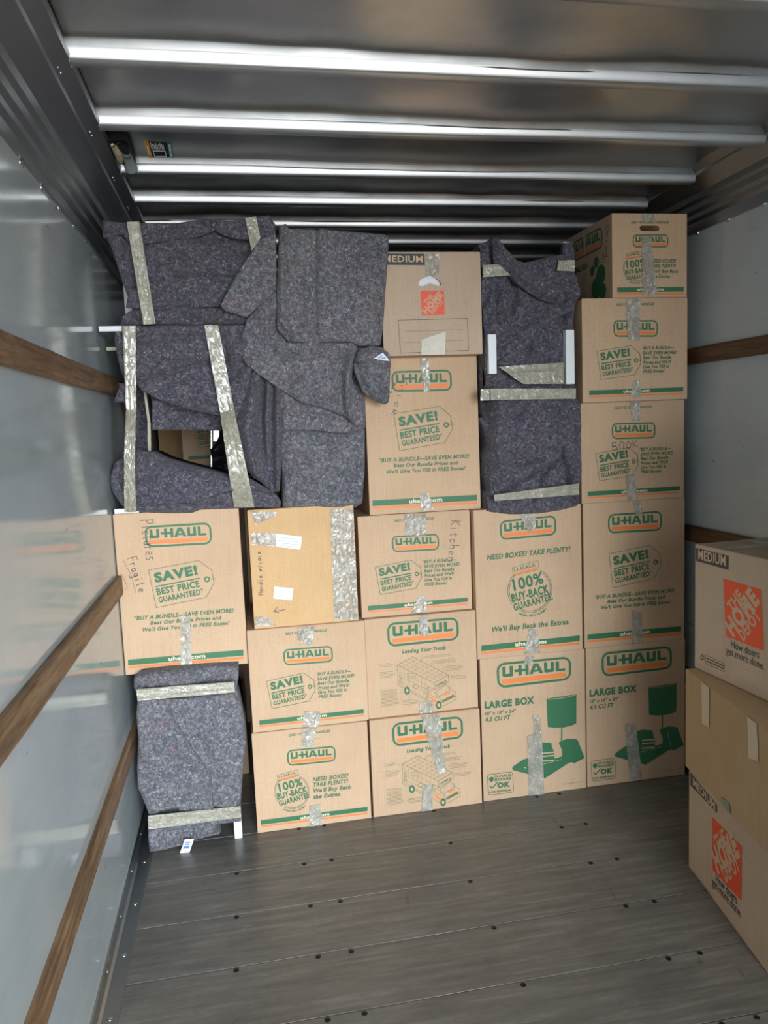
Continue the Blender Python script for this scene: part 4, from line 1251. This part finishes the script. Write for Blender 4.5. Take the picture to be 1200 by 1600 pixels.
def strip(parent, q, Y, name='wrap_tape', mat=None, n=(10, 30), amp=.003, off=.0, thick=.0012, sd=0, bow=0.0, horizontal=False):
    """tape stretched over a bundle: photograph corners TL TR BR BL on plane y=Y"""
    V = []; nu, nv = n
    for j in range(nv + 1):
        for i in range(nu + 1):
            a, t = i / nu, 1 - j / nv
            x = (q[3][0] * (1 - a) + q[2][0] * a) * (1 - t) + (q[0][0] * (1 - a) + q[1][0] * a) * t
            y = (q[3][1] * (1 - a) + q[2][1] * a) * (1 - t) + (q[0][1] * (1 - a) + q[1][1] * a) * t
            if nv > nu: wr = float(vnoise(a * 7 + sd * 3, t * 2.2, 40)); wr2 = float(vnoise(a * 11, t * 26 + sd, 41))
            else: wr = float(vnoise(t * 7 + sd * 3, a * 2.2, 40)); wr2 = float(vnoise(t * 11, a * 26 + sd, 41))
            s_ = t if nv > nu else a
            p = P(x, y, Y); V.append((p[0], Y - amp * (wr + .5 * wr2) - bow * (1 - (2 * s_ - 1) ** 2), p[2]))
    N = len(V); V2 = V + [(x, y + thick, z) for x, y, z in V]
    F = []
    for j in range(nv):
        for i in range(nu):
            a, b_, c, d = j * (nu + 1) + i, j * (nu + 1) + i + 1, (j + 1) * (nu + 1) + i + 1, (j + 1) * (nu + 1) + i
            F.append((a, d, c, b_)); F.append((a + N, b_ + N, c + N, d + N))
    per = [i for i in range(nu + 1)] + [j * (nu + 1) + nu for j in range(1, nv + 1)] + [nv * (nu + 1) + i for i in range(nu - 1, -1, -1)] + [j * (nu + 1) for j in range(nv - 1, 0, -1)]
    for i in range(len(per)):
        a, b_ = per[i], per[(i + 1) % len(per)]; F.append((a, b_, b_ + N, a + N))
    o = mesh_obj(name, V2, F, mat or TAPE_WRAP, None)
    o.data.transform(Matrix.Translation(-Vector(parent.location))); o.parent = parent
    return o


def bar(parent, p0, p1, w_, t_, name='furniture_leg', mat=None, bev=.002):
    """a square bar between two world points"""
    a, b_ = Vector(p0), Vector(p1); d = (b_ - a); L = d.length; d.normalize()
    u = d.cross(Vector((0, 1, 0))).normalized(); v = u.cross(d)
    V = []
    for p in (a, b_):
        for su, sv in ((-1, -1), (1, -1), (1, 1), (-1, 1)):
            V.append(p + u * su * w_ / 2 + v * sv * t_ / 2)
    F = [(0, 1, 2, 3), (7, 6, 5, 4), (0, 4, 5, 1), (1, 5, 6, 2), (2, 6, 7, 3), (3, 7, 4, 0)]
    o = mesh_obj(name, V, F, mat or WHITE, None); bevel(o, bev)
    o.data.transform(Matrix.Translation(-Vector(parent.location))); o.parent = parent
    return o


def care_tag(parent, q, Y):
    o = strip(parent, q, Y, name='care_tag', mat=PAPER, n=(6, 6), amp=.002, thick=.0008)
    V, F = [], []
    for a0, a1, b0, b1 in ((.15, .8, .35, .5), (.2, .7, .6, .68), (.2, .75, .76, .82)):
        pts = [bil(q, a0, b1), bil(q, a1, b1), bil(q, a1, b0), bil(q, a0, b0)]
        n = len(V); V += [tuple(np.array(P(x, y, Y)) - np.array([0, .0045, 0]) - np.array(parent.location)) for x, y in pts]; F.append((n, n + 3, n + 2, n + 1))
    m = mesh_obj('tag_print', V, F, BLUEINK, o)
    return o


# E: wrapped furniture on the floor at the lower left -------------------------------------------
YE = 2.872
e = thing('wrapped_furniture', (-.27, YE, 0), 0, 'blanket-wrapped furniture standing on the floor at lower left with two tape bands', 'wrapped furniture', 'furniture wrapped in grey moving blankets')
panel('moving_blanket', e,
      [(208, 1062), (219, 1053), (264, 1048), (320, 1044), (373, 1041)],
      [(373, 1060), (369, 1079), (376, 1102), (382, 1130), (385, 1154), (383, 1180), (380, 1195), (378, 1234), (376, 1259)],
      [(230, 1300), (258, 1299), (300, 1296), (340, 1291), (377, 1287)],
      [(208, 1075), (214, 1096), (212, 1117), (215, 1156), (213, 1205), (214, 1234), (222, 1251), (231, 1274)], YE,
      feats=[('S', [(250, 1085), (264, 1110), (277, 1133), (300, 1170), (329, 1210), (331, 1240), (333, 1259)], 26, .010), ('v', [(214, 1087), (368, 1074)], 7, .010), ('v', [(231, 1284), (377, 1268)], 7, .010),
             ('v', [(210, 1064), (232, 1076), (260, 1078)], 3, .006), ('v', [(315, 1070), (350, 1052)], 3, .006), ('r', [(225, 1170), (285, 1168)], 8, .004), ('v', [(252, 1273), (275, 1268)], 5, .012), ('v', [(290, 1240), (330, 1215)], 6, .003)],
      depth=.40, R=.022, rum=.009, seed=1, bulge=.012, clampx=(XL + .003, 5))
panel('blanket_fold', e, [(250, 1094), (300, 1090), (367, 1084)], [(374, 1102), (381, 1135), (384, 1155), (381, 1185), (378, 1210), (376, 1234), (374, 1257)], [(333, 1262), (374, 1257)],
      [(264, 1112), (277, 1133), (300, 1170), (329, 1210), (331, 1240)], YE - .012, depth=.012, R=.008, rum=.005, seed=23, feats=[('r', [(300, 1120), (360, 1200)], 14, .003)])
panel('blanket_hem', e, [(231, 1296), (258, 1294), (300, 1290), (338, 1286)], [(338, 1292)], [(233, 1331), (258, 1328), (283, 1322), (314, 1311), (345, 1303)],
      [(231, 1312)], YE + .004, depth=.22, R=.012, rum=.006, seed=2, feats=[('r', [(238, 1325), (270, 1316), (340, 1297)], 5, .006), ('v', [(262, 1316), (285, 1308)], 4, .005)])
strip(e, [(213, 1077), (366, 1065), (367, 1082), (215, 1095)], YE - .034, n=(40, 8), amp=.002, sd=1)
strip(e, [(231, 1275), (376, 1259), (377, 1277), (232, 1296)], YE - .026, n=(40, 8), amp=.0015, sd=2)
p0 = P(371.5, 1288, YE + .02); p1 = P(371.5, 1315, YE + .02); bar(e, (p0[0], YE + .035, p0[2] + .05), (p0[0], YE + .035, .001), .030, .030)
for xx in (-.40, -.13):
    bar(e, (xx, YE + .40, .12), (xx, YE + .40, .001), .030, .030)
care_tag(e, [(289, 1311), (303, 1311), (296, 1332), (281, 1333)], YE - .030)

# A+B: tall draped bundle on top at the left ------------------------------------------------------
YA = 2.925
e = thing('wrapped_table', (-.2, YA, 1.2895), 0, 'large blanket-draped furniture on top at left with four long vertical tape strips and an opening', 'wrapped furniture', 'furniture wrapped in grey moving blankets')
CL = (XL + .004, 5)
# upper part
panel('moving_blanket', e,
      [(159, 344), (172, 346), (200, 348), (240, 347), (285, 347), (330, 341), (360, 344), (385, 340), (420, 335), (430, 350)],
      [(432, 400), (430, 450)],
      [(186, 507), (230, 506), (290, 507), (340, 507), (385, 506), (425, 505)],
      [(161, 360), (166, 373), (174, 390), (182, 415), (192, 445), (202, 470), (205, 482), (190, 492)], YA + .01,
      feats=[('s', [(160, 374), (172, 367), (190, 366), (200, 377), (228, 381), (268, 376), (310, 370), (328, 363), (336, 359), (347, 366), (365, 372), (388, 374), (430, 372)], 30, .013),
             ('S', [(205, 452), (235, 444), (250, 438), (265, 434), (300, 433), (362, 436)], 30, .009), ('s', [(190, 470), (215, 480), (240, 483), (285, 479), (340, 474), (372, 470)], 16, .007),
             ('r', [(215, 490), (250, 476), (290, 484), (340, 500)], 7, .008), ('r', [(300, 400), (350, 425)], 12, .005), ('v', [(340, 375), (362, 392), (385, 400)], 5, .007),
             ('v', [(192, 362), (206, 420), (216, 470)], 3, .004), ('r', [(240, 400), (300, 392)], 15, .006)],
      depth=.42, R=.02, rum=.012, seed=3, clampx=CL)
panel('blanket_flap', e, [(405, 374), (418, 369), (431, 364)], [(432, 400), (432, 450)], [(344, 477), (352, 486), (385, 496), (402, 481), (432, 452)], [(394, 392), (380, 412), (365, 437), (354, 457)],
      YA - .046, depth=.03, R=.006, rum=.004, seed=4, feats=[('r', [(372, 450), (420, 400)], 16, .006)])
panel('blanket_hem', e, [(160, 345), (172, 347), (200, 349), (240, 348), (285, 348), (330, 342), (360, 345), (385, 341), (420, 336), (430, 350)], [(431, 362)],
      [(161, 372), (172, 367), (190, 366), (200, 377), (228, 381), (268, 376), (310, 370), (328, 363), (336, 359), (347, 366), (365, 372), (388, 374), (431, 373)], [(160, 360)],
      YA - .012, depth=.015, R=.005, rum=.003, seed=21, clampx=CL)
panel('blanket_fold', e, [(203, 454), (235, 445), (265, 435), (300, 434), (362, 437)], [(352, 458)], [(196, 480), (240, 485), (285, 482), (344, 478)], [(198, 466)], YA - .006, depth=.015, R=.012, rum=.004, seed=22)
# the shelf part below: front cloth
panel('moving_blanket', e,
      [(179, 509), (220, 508), (290, 508), (340, 508), (383, 507)],
      [(388, 530), (396, 565), (388, 610), (370, 655)],
      [(195, 596), (210, 597), (222, 611), (250, 625), (290, 636), (342, 644), (366, 646)],
      [(178, 530), (182, 555), (188, 580)], YA - .002,
      feats=[('v', [(210, 593), (240, 588), (290, 575), (345, 562), (372, 556)], 4, .008), ('r', [(215, 540), (280, 536), (340, 528)], 9, .007), ('s', [(212, 536), (260, 531), (330, 530)], 12, .006),
             ('r', [(230, 603), (280, 606), (335, 620)], 12, .008), ('r', [(240, 562), (330, 553)], 10, .007), ('r', [(360, 560), (392, 525)], 8, .006), ('v', [(348, 600), (390, 560)], 7, .010), ('v', [(347, 510), (358, 600)], 4, .006)],
      depth=.06, R=.012, rum=.011, seed=5, clampx=CL)
panel('moving_blanket', e, [(232, 600), (300, 605), (350, 610)], [(350, 640)], [(237, 672), (290, 672), (345, 673)], [(237, 630), (237, 655)], YA + .13, depth=.03, R=.01, rum=.008, seed=6)
panel('moving_blanket', e, [(182, 598), (200, 598), (232, 606)], [(233, 650), (233, 690)], [(206, 712), (220, 714), (234, 712)], [(190, 625), (205, 650), (205, 690)], YA + .30, depth=.03, R=.01, rum=.010, seed=7, clampx=CL)
# small corner flap at the wall
panel('blanket_flap', e, [(189, 598), (197, 600)], [(198, 620)], [(178, 628), (196, 629)], [(182, 616)], YA + .03, depth=.02, R=.004, rum=.004, seed=8, clampx=CL)
# bottom bag
panel('moving_blanket', e,
      [(195, 711), (214, 704), (237, 706), (257, 716), (300, 728), (337, 737), (360, 743), (382, 743), (425, 768), (436, 778)],
      [(440, 785)],
      [(196, 798), (222, 801), (262, 803), (300, 802), (312, 797), (365, 795), (400, 794), (438, 795)],
      [(177, 724), (170, 745), (169, 755), (175, 772), (185, 785)], YA - .004,
      feats=[('s', [(225, 788), (262, 784), (300, 784), (330, 774), (362, 765), (395, 764), (425, 770)], 13, .012), ('r', [(235, 720), (250, 745), (262, 770)], 12, .010), ('r', [(270, 735), (330, 755), (360, 757)], 12, .009),
             ('r', [(215, 790), (260, 793), (310, 790)], 7, .007), ('v', [(320, 790), (345, 780)], 4, .006), ('v', [(205, 735), (215, 780)], 6, .006)],
      depth=.30, R=.03, rum=.010, seed=9, bulge=.03, clampx=CL)
# tape strips
strip(e, [(198, 347), (218, 346), (243, 506), (224, 507)], YA - .046, n=(8, 50), amp=.003, sd=3)
strip(e, [(383, 341), (400, 338), (407, 372), (393, 392)], YA - .036, n=(6, 16), amp=.002, sd=4)
strip(e, [(191, 509), (212, 509), (213, 640), (197, 640)], YA - .048, n=(8, 40), amp=.003, sd=5)
strip(e, [(197, 640), (213, 640), (213, 800), (195, 800)], YA - .052, n=(10, 50), amp=.007, sd=6, bow=.035)
strip(e, [(319, 508), (341, 508), (366, 640), (344, 645)], YA - .046, n=(8, 40), amp=.004, sd=7)
strip(e, [(344, 645), (366, 640), (398, 793), (366, 793)], YA - .056, n=(10, 50), amp=.006, sd=8, bow=.045)
BEIGE = flat('beige_painted_wood', (.36, .34, .24), .4)
bar(e, P(226, 608, YA + .16), P(233, 660, YA + .16), .010, .012, 'table_leg', BEIGE, .001); bar(e, P(233, 660, YA + .16), P(234, 716, YA + .16), .012, .012, 'table_leg', BEIGE, .001)
q = P(176, 514, 2.93); bar(e, (XL + .010, 2.93, q[2]), (XL + .09, 2.93, q[2]), .019, .019, 'furniture_leg')
q = P(180, 545, 3.05); bar(e, (XL + .012, 3.05, q[2]), (XL + .06, 3.05, q[2]), .014, .014, 'furniture_leg', BEIGE)
q = P(180, 799, 2.93); bar(e, (XL + .012, 2.935, 1.2985), (XL + .10, 2.935, 1.2985), .018, .018, 'furniture_leg')
# frame posts inside so that the upper cloth is carried
for xx in (-.40, .06):
    bar(e, (xx, YA + .36, 1.2905), (xx, YA + .36, 2.30), .035, .035, 'table_leg')

# C: wrapped chair-like bundle in the middle -------------------------------------------------------
YC = 2.915
e = thing('wrapped_chair', (.32, YC, 1.2845), 0, 'tall blanket-wrapped bundle with square padded top and hanging corner, left of the size-band box', 'wrapped furniture', 'furniture wrapped in grey moving blankets')
# lower body
panel('moving_blanket', e, [(436, 590), (480, 590), (530, 590), (571, 590)], [(571, 640), (571, 676), (571, 740)],
      [(442, 793), (460, 795), (500, 794), (556, 794), (567, 787)], [(438, 640), (439, 680), (441, 740)], YC + .022,
      feats=[('s', [(436, 670), (470, 671), (499, 671), (520, 674), (544, 675), (572, 668)], 30, .014), ('r', [(460, 745), (520, 790)], 12, .006), ('v', [(470, 720), (540, 740), (565, 770)], 5, .004),
             ('r', [(490, 690), (560, 720)], 14, .005), ('v', [(456, 790), (462, 760)], 3, .005), ('r', [(450, 640), (520, 655)], 10, .005)],
      depth=.34, R=.022, rum=.009, seed=10)
panel('blanket_hem', e, [(438, 600), (500, 600), (570, 600)], [(571, 630)], [(438, 672), (470, 672), (499, 673), (520, 676), (544, 677), (571, 669)], [(438, 640)], YC + .012, depth=.012, R=.006, rum=.004, seed=24,
      feats=[('r', [(445, 640), (520, 650)], 8, .004)])
# folded column of cloth at its left
panel('moving_blanket', e, [(396, 572), (420, 574), (440, 592)], [(441, 640), (442, 675), (440, 725), (438, 760)], [(405, 752), (427, 770), (438, 768)],
      [(388, 600), (378, 625), (370, 657), (372, 690), (378, 715), (388, 738)], YC + .008,
      feats=[('v', [(412, 590), (408, 660), (420, 760)], 5, .018), ('v', [(426, 600), (424, 680), (428, 765)], 3.5, .014), ('r', [(396, 610), (386, 670), (400, 740)], 9, .016), ('r', [(434, 610), (434, 760)], 5, .010), ('r', [(418, 600), (416, 750)], 4, .010)],
      depth=.12, R=.025, rum=.007, seed=11)
# draped middle layer
panel('moving_blanket', e,
      [(432, 452), (445, 500), (470, 520), (500, 530), (550, 530), (560, 545)],
      [(552, 570), (550, 590), (556, 610), (568, 630), (570, 664)],
      [(395, 577), (415, 592), (432, 604), (445, 613), (469, 628), (495, 635), (520, 643), (541, 652), (556, 667)],
      [(415, 466), (402, 481), (386, 497), (379, 520), (376, 550), (383, 568)], YC - .020,
      feats=[('r', [(545, 560), (541, 600), (541, 650)], 7, .014), ('v', [(533, 585), (534, 630), (538, 655)], 4, .009), ('r', [(500, 545), (520, 560), (545, 562)], 6, .006), ('v', [(446, 545), (470, 560), (500, 555)], 4, .005),
             ('s', [(384, 512), (430, 540), (445, 560)], 12, .004), ('r', [(400, 560), (440, 590), (500, 620)], 9, .005), ('r', [(400, 500), (440, 470)], 9, .006)],
      depth=.03, R=.008, rum=.010, seed=12)
# square padded top
panel('moving_blanket', e,
      [(436, 352), (447, 347), (452, 355), (500, 357), (550, 360), (600, 364), (609, 368)],
      [(607, 407), (603, 460), (600, 510), (596, 536)],
      [(433, 515), (450, 534), (495, 537), (550, 535), (562, 541), (594, 541)],
      [(434, 400), (432, 450), (432, 500)], YC - .040,
      feats=[('S', [(498, 340), (497, 450), (499, 520)][::-1], 40, .009), ('r', [(438, 520), (455, 530)], 4, .006), ('v', [(436, 505), (448, 520), (452, 528)], 2.5, .006), ('r', [(440, 365), (440, 500)], 6, .004),
             ('r', [(580, 400), (560, 470), (590, 520)], 14, .004)],
      depth=.003, R=.018, rum=.006, seed=13, bulge=.010)
panel('padded_core', e, [(440, 356), (500, 362), (594, 368)], [(592, 450)], [(440, 590), (500, 592), (562, 592)], [(438, 470)], YC + .012, depth=.28, R=.02, rum=.004, seed=18)
# hanging corner
panel('blanket_flap', e, [(553, 563), (562, 545), (580, 540), (597, 542), (609, 552)], [(611, 566), (610, 595), (608, 628)],
      [(566, 612), (580, 622), (590, 628), (601, 632), (607, 629)], [(553, 580), (559, 595)], YC - .052,
      feats=[('s', [(556, 567), (575, 562), (590, 567), (609, 573)], 14, .010), ('r', [(575, 552), (595, 556)], 7, .006), ('r', [(565, 585), (595, 620)], 9, .006), ('v', [(557, 570), (562, 590), (575, 615)], 3, .006)],
      depth=.02, R=.010, rum=.006, seed=14, bulge=.014)
care_tag(e, [(584, 560), (598, 551), (609, 564), (597, 563)], YC - .098)

# D: wrapped bundle between the two right columns --------------------------------------------------
YD = 2.90
CX = (.949, 1.346)
e = thing('wrapped_bundle', (1.14, YD, 1.2205), 0, 'blanket bundle with two bare white legs between the orange-logo box and the right column', 'wrapped furniture', 'furniture wrapped in grey moving blankets')
panel('moving_blanket', e,
      [(738, 386), (769, 372), (776, 376), (789, 386), (808, 404), (822, 408), (850, 402), (878, 395), (896, 396)],
      [(898, 422), (905, 432), (909, 457), (901, 475), (899, 530), (899, 590)],
      [(742, 606), (800, 607), (850, 607), (901, 606)],
      [(740, 430), (740, 500), (741, 560)], YD + .01,
      feats=[('s', [(765, 372), (774, 405), (785, 420), (800, 433), (814, 446), (830, 457), (846, 466), (860, 472)], 15, .026), ('r', [(768, 378), (782, 398), (800, 418), (825, 440), (855, 458), (885, 452)], 9, .014),
             ('S', [(795, 572), (815, 550), (840, 522), (862, 497), (884, 472)], 14, -.014), ('r', [(800, 548), (835, 505), (872, 478), (900, 462)], 12, .012), ('v', [(806, 440), (808, 462), (800, 490)], 5, .012),
             ('r', [(790, 450), (790, 500), (775, 520)], 7, .009), ('v', [(778, 450), (775, 500)], 4, .008), ('v', [(757, 478), (768, 450)], 4, .008), ('r', [(800, 530), (860, 500)], 8, .006), ('v', [(884, 445), (900, 440)], 3, .006),
             ('v', [(882, 470), (884, 515)], 5, .008)],
      depth=.35, R=.028, rum=.011, seed=15, clampx=CX)
panel('blanket_fold', e, [(768, 373), (778, 377), (790, 388), (808, 405), (822, 410), (850, 404), (878, 397), (895, 399)], [(898, 422), (904, 434), (906, 448)],
      [(774, 412), (786, 421), (800, 433), (814, 446), (830, 457), (846, 467), (862, 473), (885, 463), (905, 452)], [(770, 392)], YD - .020, depth=.02, R=.014, rum=.007, seed=25, clampx=CX,
      feats=[('r', [(772, 385), (800, 418), (825, 440), (855, 458)], 7, .006), ('v', [(884, 445), (905, 440)], 3, .004), ('v', [(880, 452), (904, 447)], 3, .004)])
panel('blanket_fold', e, [(776, 568), (795, 550), (830, 512), (862, 486), (896, 464)], [(899, 474)], [(794, 572), (818, 548), (842, 520), (868, 498), (898, 484)], [(784, 571)], YD - .026, depth=.02, R=.018, rum=.004, seed=26, clampx=CX, step=1.3)
panel('moving_blanket', e, [(881, 379), (896, 377)], [(899, 392)], [(881, 404), (899, 404)], [(881, 390)], YD + .02, depth=.03, R=.008, rum=.002, seed=16, clampx=CX, step=1.5)
q = P(888, 378, YD + .02); bar(e, (q[0], YD + .045, q[2] - .16), (q[0], YD + .045, q[2] + .003), .030, .03)
panel('moving_blanket', e,
      [(750, 574), (778, 573), (787, 583), (802, 595), (817, 606), (835, 603), (852, 600), (865, 591), (891, 588), (900, 592)],
      [(905, 600), (904, 618), (910, 632), (910, 700), (911, 725), (908, 750), (907, 776), (909, 787)],
      [(752, 797), (770, 801), (782, 803), (804, 805), (845, 803), (880, 798), (905, 792)],
      [(750, 620), (752, 640), (763, 665), (767, 695), (760, 715), (753, 730), (764, 748), (768, 768), (756, 784)], YD - .006,
      feats=[('v', [(875, 701), (878, 720), (884, 740), (887, 757)], 3.5, .014), ('r', [(898, 700), (896, 750)], 8, .008), ('v', [(872, 714), (854, 733), (848, 745), (847, 760)], 3.5, .012), ('v', [(787, 770), (805, 755), (830, 742), (855, 725)], 4, .013),
             ('r', [(800, 745), (840, 725), (868, 705)], 9, .009), ('v', [(802, 652), (812, 645), (821, 632)], 3.5, .009), ('r', [(778, 640), (800, 640)], 9, .008), ('v', [(760, 722), (800, 722), (840, 718)], 4, .005),
             ('v', [(752, 690), (764, 660), (764, 610)], 12, .028), ('v', [(752, 740), (764, 728)], 10, .022), ('r', [(775, 630), (772, 700), (785, 740)], 9, .009), ('v', [(780, 803), (790, 780)], 3, .006), ('v', [(805, 804), (832, 778)], 3, .006), ('v', [(897, 776), (905, 790)], 3, .006),
             ('v', [(766, 616), (904, 616)], 6, .006), ('v', [(773, 779), (905, 764)], 6, .008)],
      depth=.35, R=.028, rum=.011, seed=17, bulge=.012, clampx=CX)
strip(e, [(754, 414), (797, 412), (798, 430), (755, 433)], YD - .018, n=(20, 8), amp=.002, sd=9)
strip(e, [(873, 407), (898, 406), (898, 424), (870, 423)], YD - .040, n=(14, 8), amp=.002, sd=10)
strip(e, [(779, 573), (881, 566), (881, 600), (817, 600)], YD - .024, n=(30, 10), amp=.005, sd=11)
strip(e, [(766, 607), (900, 607), (900, 623), (767, 625)], YD - .046, n=(40, 8), amp=.0015, sd=12)
strip(e, [(751, 609), (766, 607), (767, 625), (751, 626)], YD - .036, n=(6, 6), amp=.0015, sd=13)
strip(e, [(772, 773), (905, 755), (905, 773), (773, 783)], YD - .042, n=(40, 8), amp=.002, sd=14)
for x0, x1, y0, y1 in ((764, 777, 522, 572), (885, 899, 515, 588)):
    a = P((x0 + x1) / 2 - 1, y0, YD - .035); b_ = P((x0 + x1) / 2, y1 + 12, YD - .035)
    bar(e, (a[0], YD - .018, a[2]), (b_[0], YD - .018, b_[2]), abs(P(x1, y0, YD - .03)[0] - P(x0, y0, YD - .03)[0]) * .95, .03)

# dark bag and metal strip deep in the opening
qb_ = P(345, 742, 3.5)
Box(max(.0, qb_[0] - .01), 3.46, 0, .42, .42, qb_[2] - .004, 'brown carton hidden behind the plain taped box, carrying the black bag', seed=45, flaps=False)
e = thing('black_bag', (P(345, 700, 3.5)[0], 3.5, P(345, 740, 3.5)[2]), 0, 'black crumpled bag deep inside the opening of the draped bundle', 'bag')
BAG = NB('black_plastic'); BAG.set(Base_Color=(.006, .006, .007), Roughness=.55); BAG.bump(BAG.noise(BAG.coord(), 25, 4, .6, 1), .6, .01)
panel('bag_body', e, [(345, 672), (360, 660), (400, 660)], [(405, 700)], [(330, 738), (360, 752), (405, 755)], [(338, 690), (328, 703), (331, 720)], 3.5, depth=.25, R=.04, rum=.02, seed=19, mat=BAG.m)
e = thing('metal_bar', tuple(P(330, 738, 3.62)), 0, 'thin silver metal bar standing upright in the opening beside the black bag', 'metal bar')
bar(e, P(330.5, 742, 3.62), P(330.5, 668, 3.62), .006, .02, 'bar', STEEL, .001); bar(e, P(338, 690, 3.62), P(338, 668, 3.62), .028, .02, 'bracket', STEEL, .002)

# ------------------------------------------------------------------ roof corner: torn opening with foam and cable sleeve, sticker
cx0, cx1, cy0, cy1 = -.335, -.255, 2.58, 2.80
e = thing('torn_roof_patch', (-.30, 2.64, 2.448), 0, 'dark torn corner of the roof sheet at left with yellow foam and grey sleeve', 'roof hole')
zt = 2.462


def up(px, py, z):
    d = CF + CR * (px - 600) / FPX - CU * (py - 800) / FPX
    t = (z - CAM[2]) / d[2]; return CAM + t * d


pts = [up(*q, zt) for q in [(170, 220), (198, 219), (201, 228), (206, 240), (213, 262), (200, 269), (188, 250)]]
V = [tuple(p - np.array(e.location)) for p in pts] + [tuple(p - np.array(e.location) + np.array([0, 0, .03])) for p in pts]; m = len(pts)
mesh_obj('hole_shade_sheet', V, [tuple(range(m))[::-1]] + [(i, (i + 1) % m, m + (i + 1) % m, m + i) for i in range(m)], DARK, e)  # black sheet stands in for the shade inside the torn opening
FOAM = NB('yellow_foam'); FOAM.set(Base_Color=FOAM.ramp(FOAM.noise(FOAM.coord(), 60, 4), [(.3, (.50, .40, .20)), (.7, (.80, .72, .48))]), Roughness=.9); FOAM.bump(FOAM.noise(FOAM.coord(), 90, 4), .8, .006)


def lump(name, pts, z, mat, parent, rx, rz_, seed=0):
    """a tapered irregular tube along photograph points at height z"""
    c = [Vector(up(*q, z)) - Vector(parent.location) for q in pts]; V, F = [], []; n = 10
    c2 = []
    for a, b_ in zip(c[:-1], c[1:]): c2 += [a.lerp(b_, t) for t in (0, .33, .66)]
    c2.append(c[-1])
    for i, p in enumerate(c2):
        d = (c2[min(i + 1, len(c2) - 1)] - c2[max(i - 1, 0)]).normalized(); u = d.cross(Vector((0, 0, 1))).normalized(); v = u.cross(d)
        k = math.sin(math.pi * (i + .6) / (len(c2) + .2)) ** .5
        for j in range(n):
            a = 2 * math.pi * j / n; r = 1 + .35 * float(vnoise(i * .9 + seed, j * 1.1, 50))
            V.append(p + u * rx * k * r * math.cos(a) + v * rz_ * k * r * math.sin(a))
    for i in range(len(c2) - 1):
        for j in range(n): F.append((i * n + j, i * n + (j + 1) % n, (i + 1) * n + (j + 1) % n, (i + 1) * n + j))
    F += [tuple(range(n)), tuple((len(c2) - 1) * n + j for j in range(n))]
    return mesh_obj(name, V, F, mat, parent, smooth=True)


lump('foam_wad', [(176, 226), (183, 234), (187, 245), (189, 254)], 2.448, FOAM.m, e, .014, .010, 1)
lump('black_wire_bundle', [(186, 224), (194, 232), (199, 240)], 2.450, BAG.m, e, .016, .010, 2)
a = Vector(up(198, 241, 2.446)); b_ = Vector(up(205, 263, 2.446))
SLV = flat('grey_plastic_sleeve', (.22, .25, .26), .5)
V, F = [], []; d = (b_ - a).normalized(); u = d.cross(Vector((0, 0, 1))).normalized(); v = u.cross(d)
for k, (t, r) in enumerate(((0, .012), (.05, .014), (.9, .017), (.91, .021), (1, .021))):
    for j in range(16):
        an = 2 * math.pi * j / 16; V.append(a.lerp(b_, t) + u * r * math.cos(an) + v * r * math.sin(an) - Vector(e.location))
for k in range(4):
    for j in range(16): F.append((k * 16 + j, k * 16 + (j + 1) % 16, (k + 1) * 16 + (j + 1) % 16, (k + 1) * 16 + j))
F += [tuple(range(16)), tuple(64 + j for j in range(16))]
mesh_obj('cable_sleeve', V, F, SLV, e, smooth=True)

zt = 2.4655
cor = [up(*q, zt) for q in [(224, 220), (268, 222), (272, 246), (232, 246)]]     # TL TR BR BL
st = thing('roof_sticker', tuple(cor[3]), 0, 'small black sticker with yellow and teal edge bands on the roof sheet', 'sticker')


def sq(a, b, dz=0.0):
    p = bil([tuple(c[:2]) for c in cor], a, b); return (p[0] - cor[3][0], p[1] - cor[3][1], -.0005 - dz)


def sticker_part(name, rects, mat, dz):
    V, F = [], []
    for a0, b0, a1, b1 in rects:
        n = len(V); V += [sq(a0, b0, dz), sq(a1, b0, dz), sq(a1, b1, dz), sq(a0, b1, dz)]
        V += [(x, y, z + .0005) for x, y, z in V[n:n + 4]]
        F += [(n, n + 1, n + 2, n + 3), (n + 7, n + 6, n + 5, n + 4)] + [(n + i, n + (i + 1) % 4, n + 4 + (i + 1) % 4, n + 4 + i) for i in range(4)]
    mesh_obj(name, V, F, mat, st)


sticker_part('sticker_sheet', [(0, 0, 1, 1)], flat('sticker_black', (.015, .018, .02), .35), 0)
sticker_part('yellow_band', [(0, 0, .17, 1)], flat('sticker_yellow', (.75, .42, .03), .4), .0006)
sticker_part('teal_band', [(.82, 0, 1, 1)], flat('sticker_teal', (.02, .22, .20), .4), .0006)
sticker_part('small_print', [(.22 + .055 * k, .55, .25 + .055 * k, .93 - .05 * (k % 3)) for k in range(9)] + [(.86, .1 + .09 * k, .95, .14 + .09 * k) for k in range(9)] + [(.05, .2 + .07 * k, .11, .23 + .07 * k) for k in range(8)], PAPER, .0012)
sticker_part('white_square_frame', [(.24, .06, .72, .10), (.24, .42, .72, .46), (.24, .10, .27, .42), (.69, .10, .72, .42)], PAPER, .0012)
